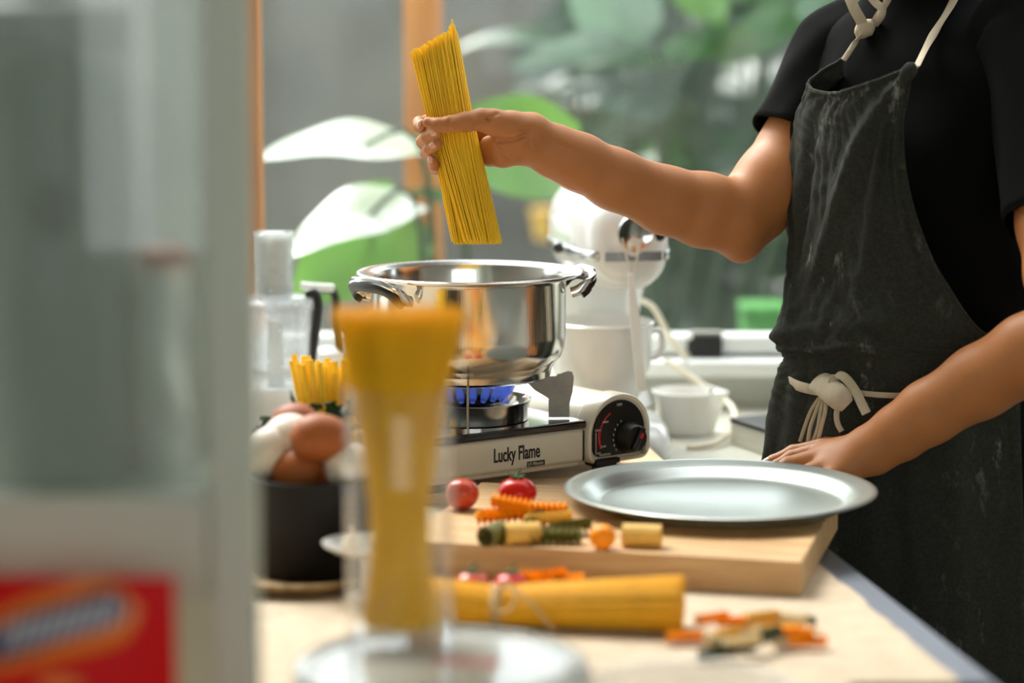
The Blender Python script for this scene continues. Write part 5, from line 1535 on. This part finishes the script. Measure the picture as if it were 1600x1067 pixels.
# ---- apron: rows of control points running from her right side round the front to her left
def crow(pts): return [np.array(P(*p)) for p in pts]
bib = [
    crow([(1318, 92, tdep(1318, 92, .004)), (1264, 131, 2.850), (1298, 147, 2.785), (1348, 134, 2.742), (1424, 106, 2.728)]),
    crow([(1316, 130, tdep(1316, 110, -.01)), (1250, 170, 2.872), (1292, 178, 2.786), (1345, 168, 2.740), (1420, 140, 2.726)]),
    crow([(1304, 200, 2.955), (1246, 225, 2.874), (1290, 228, 2.786), (1346, 222, 2.736), (1410, 205, 2.722)]),
    crow([(1300, 300, 2.965), (1244, 305, 2.874), (1290, 305, 2.784), (1350, 302, 2.728), (1420, 298, 2.712)]),
    crow([(1296, 400, 2.97), (1239, 400, 2.872), (1288, 400, 2.780), (1360, 398, 2.722), (1452, 396, 2.708)]),
    crow([(1294, 460, 2.97), (1228, 455, 2.868), (1286, 458, 2.775), (1372, 456, 2.716), (1486, 456, 2.706)]),
    crow([(1292, 515, 2.97), (1215, 515, 2.862), (1284, 516, 2.768), (1390, 512, 2.708), (1522, 508, 2.712)]),
    crow([(1292, 548, 2.97), (1216, 545, 2.862), (1284, 546, 2.770), (1396, 540, 2.712), (1560, 536, 2.722)]),
    crow([(1294, 562, 2.97), (1226, 560, 2.868), (1290, 562, 2.778), (1402, 562, 2.722), (1580, 560, 2.732)]),
    crow([(1296, 600, 2.97), (1220, 590, 2.866), (1290, 606, 2.776), (1408, 618, 2.722), (1592, 612, 2.736)]),
    crow([(1296, 640, 2.97), (1212, 632, 2.864), (1288, 645, 2.768), (1412, 652, 2.712), (1594, 650, 2.726)]),
    crow([(1296, 720, 2.975), (1202, 720, 2.862), (1286, 720, 2.758), (1416, 720, 2.700), (1596, 720, 2.716)]),
    crow([(1296, 850, 2.985), (1198, 850, 2.866), (1286, 850, 2.752), (1420, 850, 2.690), (1600, 850, 2.708)]),
    crow([(1300, 1050, 2.99), (1196, 1050, 2.870), (1288, 1050, 2.750), (1424, 1050, 2.682), (1602, 1050, 2.702)]),
    crow([(1300, 1300, 2.99), (1192, 1300, 2.875), (1290, 1300, 2.748), (1428, 1300, 2.676), (1606, 1300, 2.698)]),
]
NU, NV = 110, 210
cols = [spline(r, NU) for r in bib]
gridp = [spline([cols[i][u] for i in range(len(cols))], NV) for u in range(NU)]      # [u][v]
A = np.array(gridp)
du = np.gradient(A, axis=0); dv = np.gradient(A, axis=1)
nn = np.cross(du, dv); nn /= np.linalg.norm(nn, axis=2, keepdims=True)
if nn[NU // 2, NV // 2][1] > 0: nn = -nn
U = np.linspace(0, 1, NU)[:, None] * np.ones((1, NV)); Vv = np.ones((NU, 1)) * np.linspace(0, 1, NV)[None]
def ridge(u0, v0, u1, v1, w_, amp):
    """a fold running from (u0, v0) to (u1, v1) in the cloth"""
    du_, dv_ = u1 - u0, (v1 - v0)
    L2 = du_ ** 2 + dv_ ** 2
    t = np.clip(((U - u0) * du_ + (Vv - v0) * dv_) / L2, 0, 1)
    d = np.sqrt((U - u0 - t * du_) ** 2 + (Vv - v0 - t * dv_) ** 2)
    fade = np.sin(np.pi * np.clip(t * 0.9 + 0.08, 0, 1)) ** 0.5
    return amp * np.exp(-(d / w_) ** 2) * fade
disp = np.zeros((NU, NV))
for args in ((0.97, 0.02, 0.42, 0.33, 0.030, 0.011), (0.98, 0.04, 0.66, 0.36, 0.022, 0.007), (0.99, 0.06, 0.90, 0.34, 0.02, 0.005), (0.45, 0.05, 0.30, 0.35, 0.03, -0.006), (0.22, 0.08, 0.27, 0.36, 0.022, 0.006),
             (0.30, 0.20, 0.36, 0.42, 0.018, 0.005), (0.22, 0.45, 0.50, 0.43, 0.020, 0.007), (0.30, 0.505, 0.62, 0.49, 0.013, 0.006), (0.25, 0.53, 0.45, 0.50, 0.012, -0.005), (0.6, 0.42, 0.95, 0.40, 0.02, 0.004), (0.78, 0.5, 0.55, 0.36, 0.02, -0.004),
             (0.30, 0.60, 0.28, 0.95, 0.03, 0.007), (0.42, 0.62, 0.43, 0.98, 0.03, -0.006), (0.55, 0.62, 0.54, 0.98, 0.035, 0.006), (0.70, 0.62, 0.72, 0.98, 0.04, -0.006), (0.85, 0.62, 0.86, 0.98, 0.035, 0.006)):
    disp += 1.35 * ridge(*args)
disp += 0.0016 * np.sin(U * 46 + 3 * np.sin(Vv * 19)) * np.cos(Vv * 60 + 4 * np.sin(U * 13)) * (0.4 + 0.6 * (Vv < 0.62))
disp += 0.0010 * np.sin(U * 90 + 5 * np.sin(Vv * 31) + 2) * np.sin(Vv * 110 + 3 * np.sin(U * 21))
edge = np.minimum(U, 1 - U)
disp *= np.clip(edge / 0.02, 0.25, 1)
# hems stand a little proud along the top edge and the arm-hole edge
disp += 0.0016 * (Vv < 0.012) + 0.0014 * (U > 0.972) * (Vv < 0.5)
A2 = A + nn * disp[:, :, None]
vs = [Vector(q) for q in A2.reshape(-1, 3)]
fs = []
for i in range(NU - 1):
    for j in range(NV - 1):
        fs.append((i * NV + j, (i + 1) * NV + j, (i + 1) * NV + j + 1, i * NV + j + 1))
mb = MB(); mb.v, mb.f = vs, fs
ap = part('apron', mb, MATS['apron_linen'], pr_, solid=0.0022, angle=180)
top_edge = [Vector(A2[i, 0]) for i in range(0, NU, 2)]
part('top_hem', MB().tube(top_edge, 0.0028, 6), MATS['apron_linen'], ap)
side_edge = [Vector(A2[NU - 1, j]) for j in range(0, 115, 2)]
part('side_hem', MB().tube(side_edge, 0.0020, 6), MATS['apron_linen'], ap)
# gathered corner of the bib where the strap is sewn on
g_ = [P(1427, 100, 2.722), P(1420, 112, 2.716), P(1412, 126, 2.716), P(1408, 142, 2.718)]
part('bib_gather', MB().tube(vspline(g_, 10), [0.003, 0.0062, 0.0072, 0.0074, 0.0072, 0.0064, 0.0054, 0.004, 0.0025, 0.001], 10, side=(0, -1, 0.1), flat=1.2), MATS['apron_linen'], ap)

def ribbon(name, pts, w_px, Yref, parent, m='canvas_tape', thick=0.22, n=30, side=None):
    q = vspline([P(*p) for p in pts], n)
    return part(name, MB().tube(q, px2m(w_px / 2, Yref), 10, side=side or (1, 0, 0.2), flat=thick), MATS[m], parent)
# neck straps
def onshirt(pts, lift): return [(x, y, tdep(x, max(y, -60), lift)) for x, y in pts]
ribbon('neck_strap', [(1431, 106, 2.716)] + onshirt([(1447, 74), (1465, 42), (1484, 12), (1500, -22), (1508, -50)], 0.004), 15, 2.74, ap, side=(0.85, 0.0, 0.5))
ribbon('neck_strap', onshirt([(1318, 94), (1326, 82), (1338, 64), (1348, 52)], 0.008), 9, 2.85, ap, side=(0.9, 0, 0.45), thick=0.4)
ribbon('neck_strap', onshirt([(1350, 50), (1366, 32), (1380, 12), (1396, -16), (1415, -45)], 0.005), 11, 2.85, ap, side=(0.9, 0, 0.45), thick=0.3)
ky = tdep(1352, 44, 0.014)
kt_ = [P(1342, 58, ky + .004), P(1348, 49, ky), P(1355, 41, ky), P(1363, 33, ky + .004)]
part('strap_knot', MB().tube(vspline(kt_, 9), [0.0045, 0.0085, 0.0105, 0.0112, 0.0115, 0.0112, 0.0105, 0.008, 0.004], 12, side=(1, 0, 0.6), flat=0.75), MATS['canvas_tape'], ap)
ribbon('strap_loop', [(1350, 44, ky), (1344, 30, ky - .006), (1335, 14, ky - .004), (1326, -8, ky + .004), (1322, -20, ky + .01)], 17, 2.85, ap, side=(1, 0, 0.3), thick=0.2)
ribbon('strap_loop', [(1368, 40, ky), (1375, 28, ky - .008), (1378, 14, ky - .006), (1368, 4, ky - .002), (1352, -16, ky + .006)], 13, 2.85, ap, side=(1, 0, 0.3), thick=0.35)
# waist tie with its bow
flatA = A2.reshape(-1, 3)
cxs = flatA[:, 0] / (flatA[:, 1] * math.cos(PITCH) - (flatA[:, 2] - CAM_Z) * math.sin(PITCH)) * F_PX + 800
cys = 533.5 - ((flatA[:, 2] - CAM_Z) * math.cos(PITCH) + flatA[:, 1] * math.sin(PITCH)) / (flatA[:, 1] * math.cos(PITCH) - (flatA[:, 2] - CAM_Z) * math.sin(PITCH)) * F_PX
def dep(px, py, lift=0.004):
    d = (cxs - px) ** 2 + (cys - py) ** 2
    k = np.argsort(d)[:12]
    return float(flatA[k, 1].min()) - lift
def tie(name, pts, w_px, thick=0.22, lift=0.004, n=36, side=(0, 0.0, 1), far=None):
    q = []
    for p in pts:
        q.append((p[0], p[1], p[2] if len(p) > 2 else dep(p[0], p[1], lift)))
    return ribbon(name, q, w_px, 2.75, ap, side=side, thick=thick, n=n)
tie('waist_tie', [(1240, 588, 2.93), (1218, 588, 2.864), (1226, 592, 2.842), (1245, 602, 2.812), (1262, 607, 2.790), (1278, 610)], 17, lift=0.006)
tie('waist_tie', [(1300, 604), (1345, 614), (1400, 618), (1470, 616), (1540, 612), (1588, 610)], 9, lift=0.004)
# knot and loops
part('tie_knot', MB().tube(vspline([P(1273, 596, dep(1273, 596, .010)), P(1284, 598, dep(1284, 600, .016)), P(1306, 617, dep(1306, 617, .018)), P(1324, 634, dep(1324, 634, .012))], 12), [0.008, 0.0125, 0.0135, 0.014, 0.0142, 0.0144, 0.0146, 0.0146, 0.0144, 0.014, 0.0125, 0.009], 14, side=(0.75, -0.1, 0.65), flat=0.34), MATS['canvas_tape'], ap)
tie('tie_loop', [(1300, 600), (1306, 586), (1320, 590), (1336, 610), (1346, 630), (1354, 646)], 15, lift=0.012, side=(0.85, 0, 0.5))
for pts in ([(1284, 616), (1268, 640), (1258, 665), (1250, 690)], [(1286, 618), (1276, 640), (1266, 668), (1262, 694)], [(1288, 620), (1282, 645), (1278, 668), (1270, 692)], [(1290, 620), (1290, 640), (1284, 665), (1278, 690)]):
    tie('tie_end', pts, 6.5, lift=0.010, side=(1, 0, 0), thick=0.4, n=16)
tie('tie_end', [(1310, 632), (1307, 648), (1309, 662), (1315, 674)], 9, lift=0.010, side=(1, 0, 0), thick=0.3, n=14)
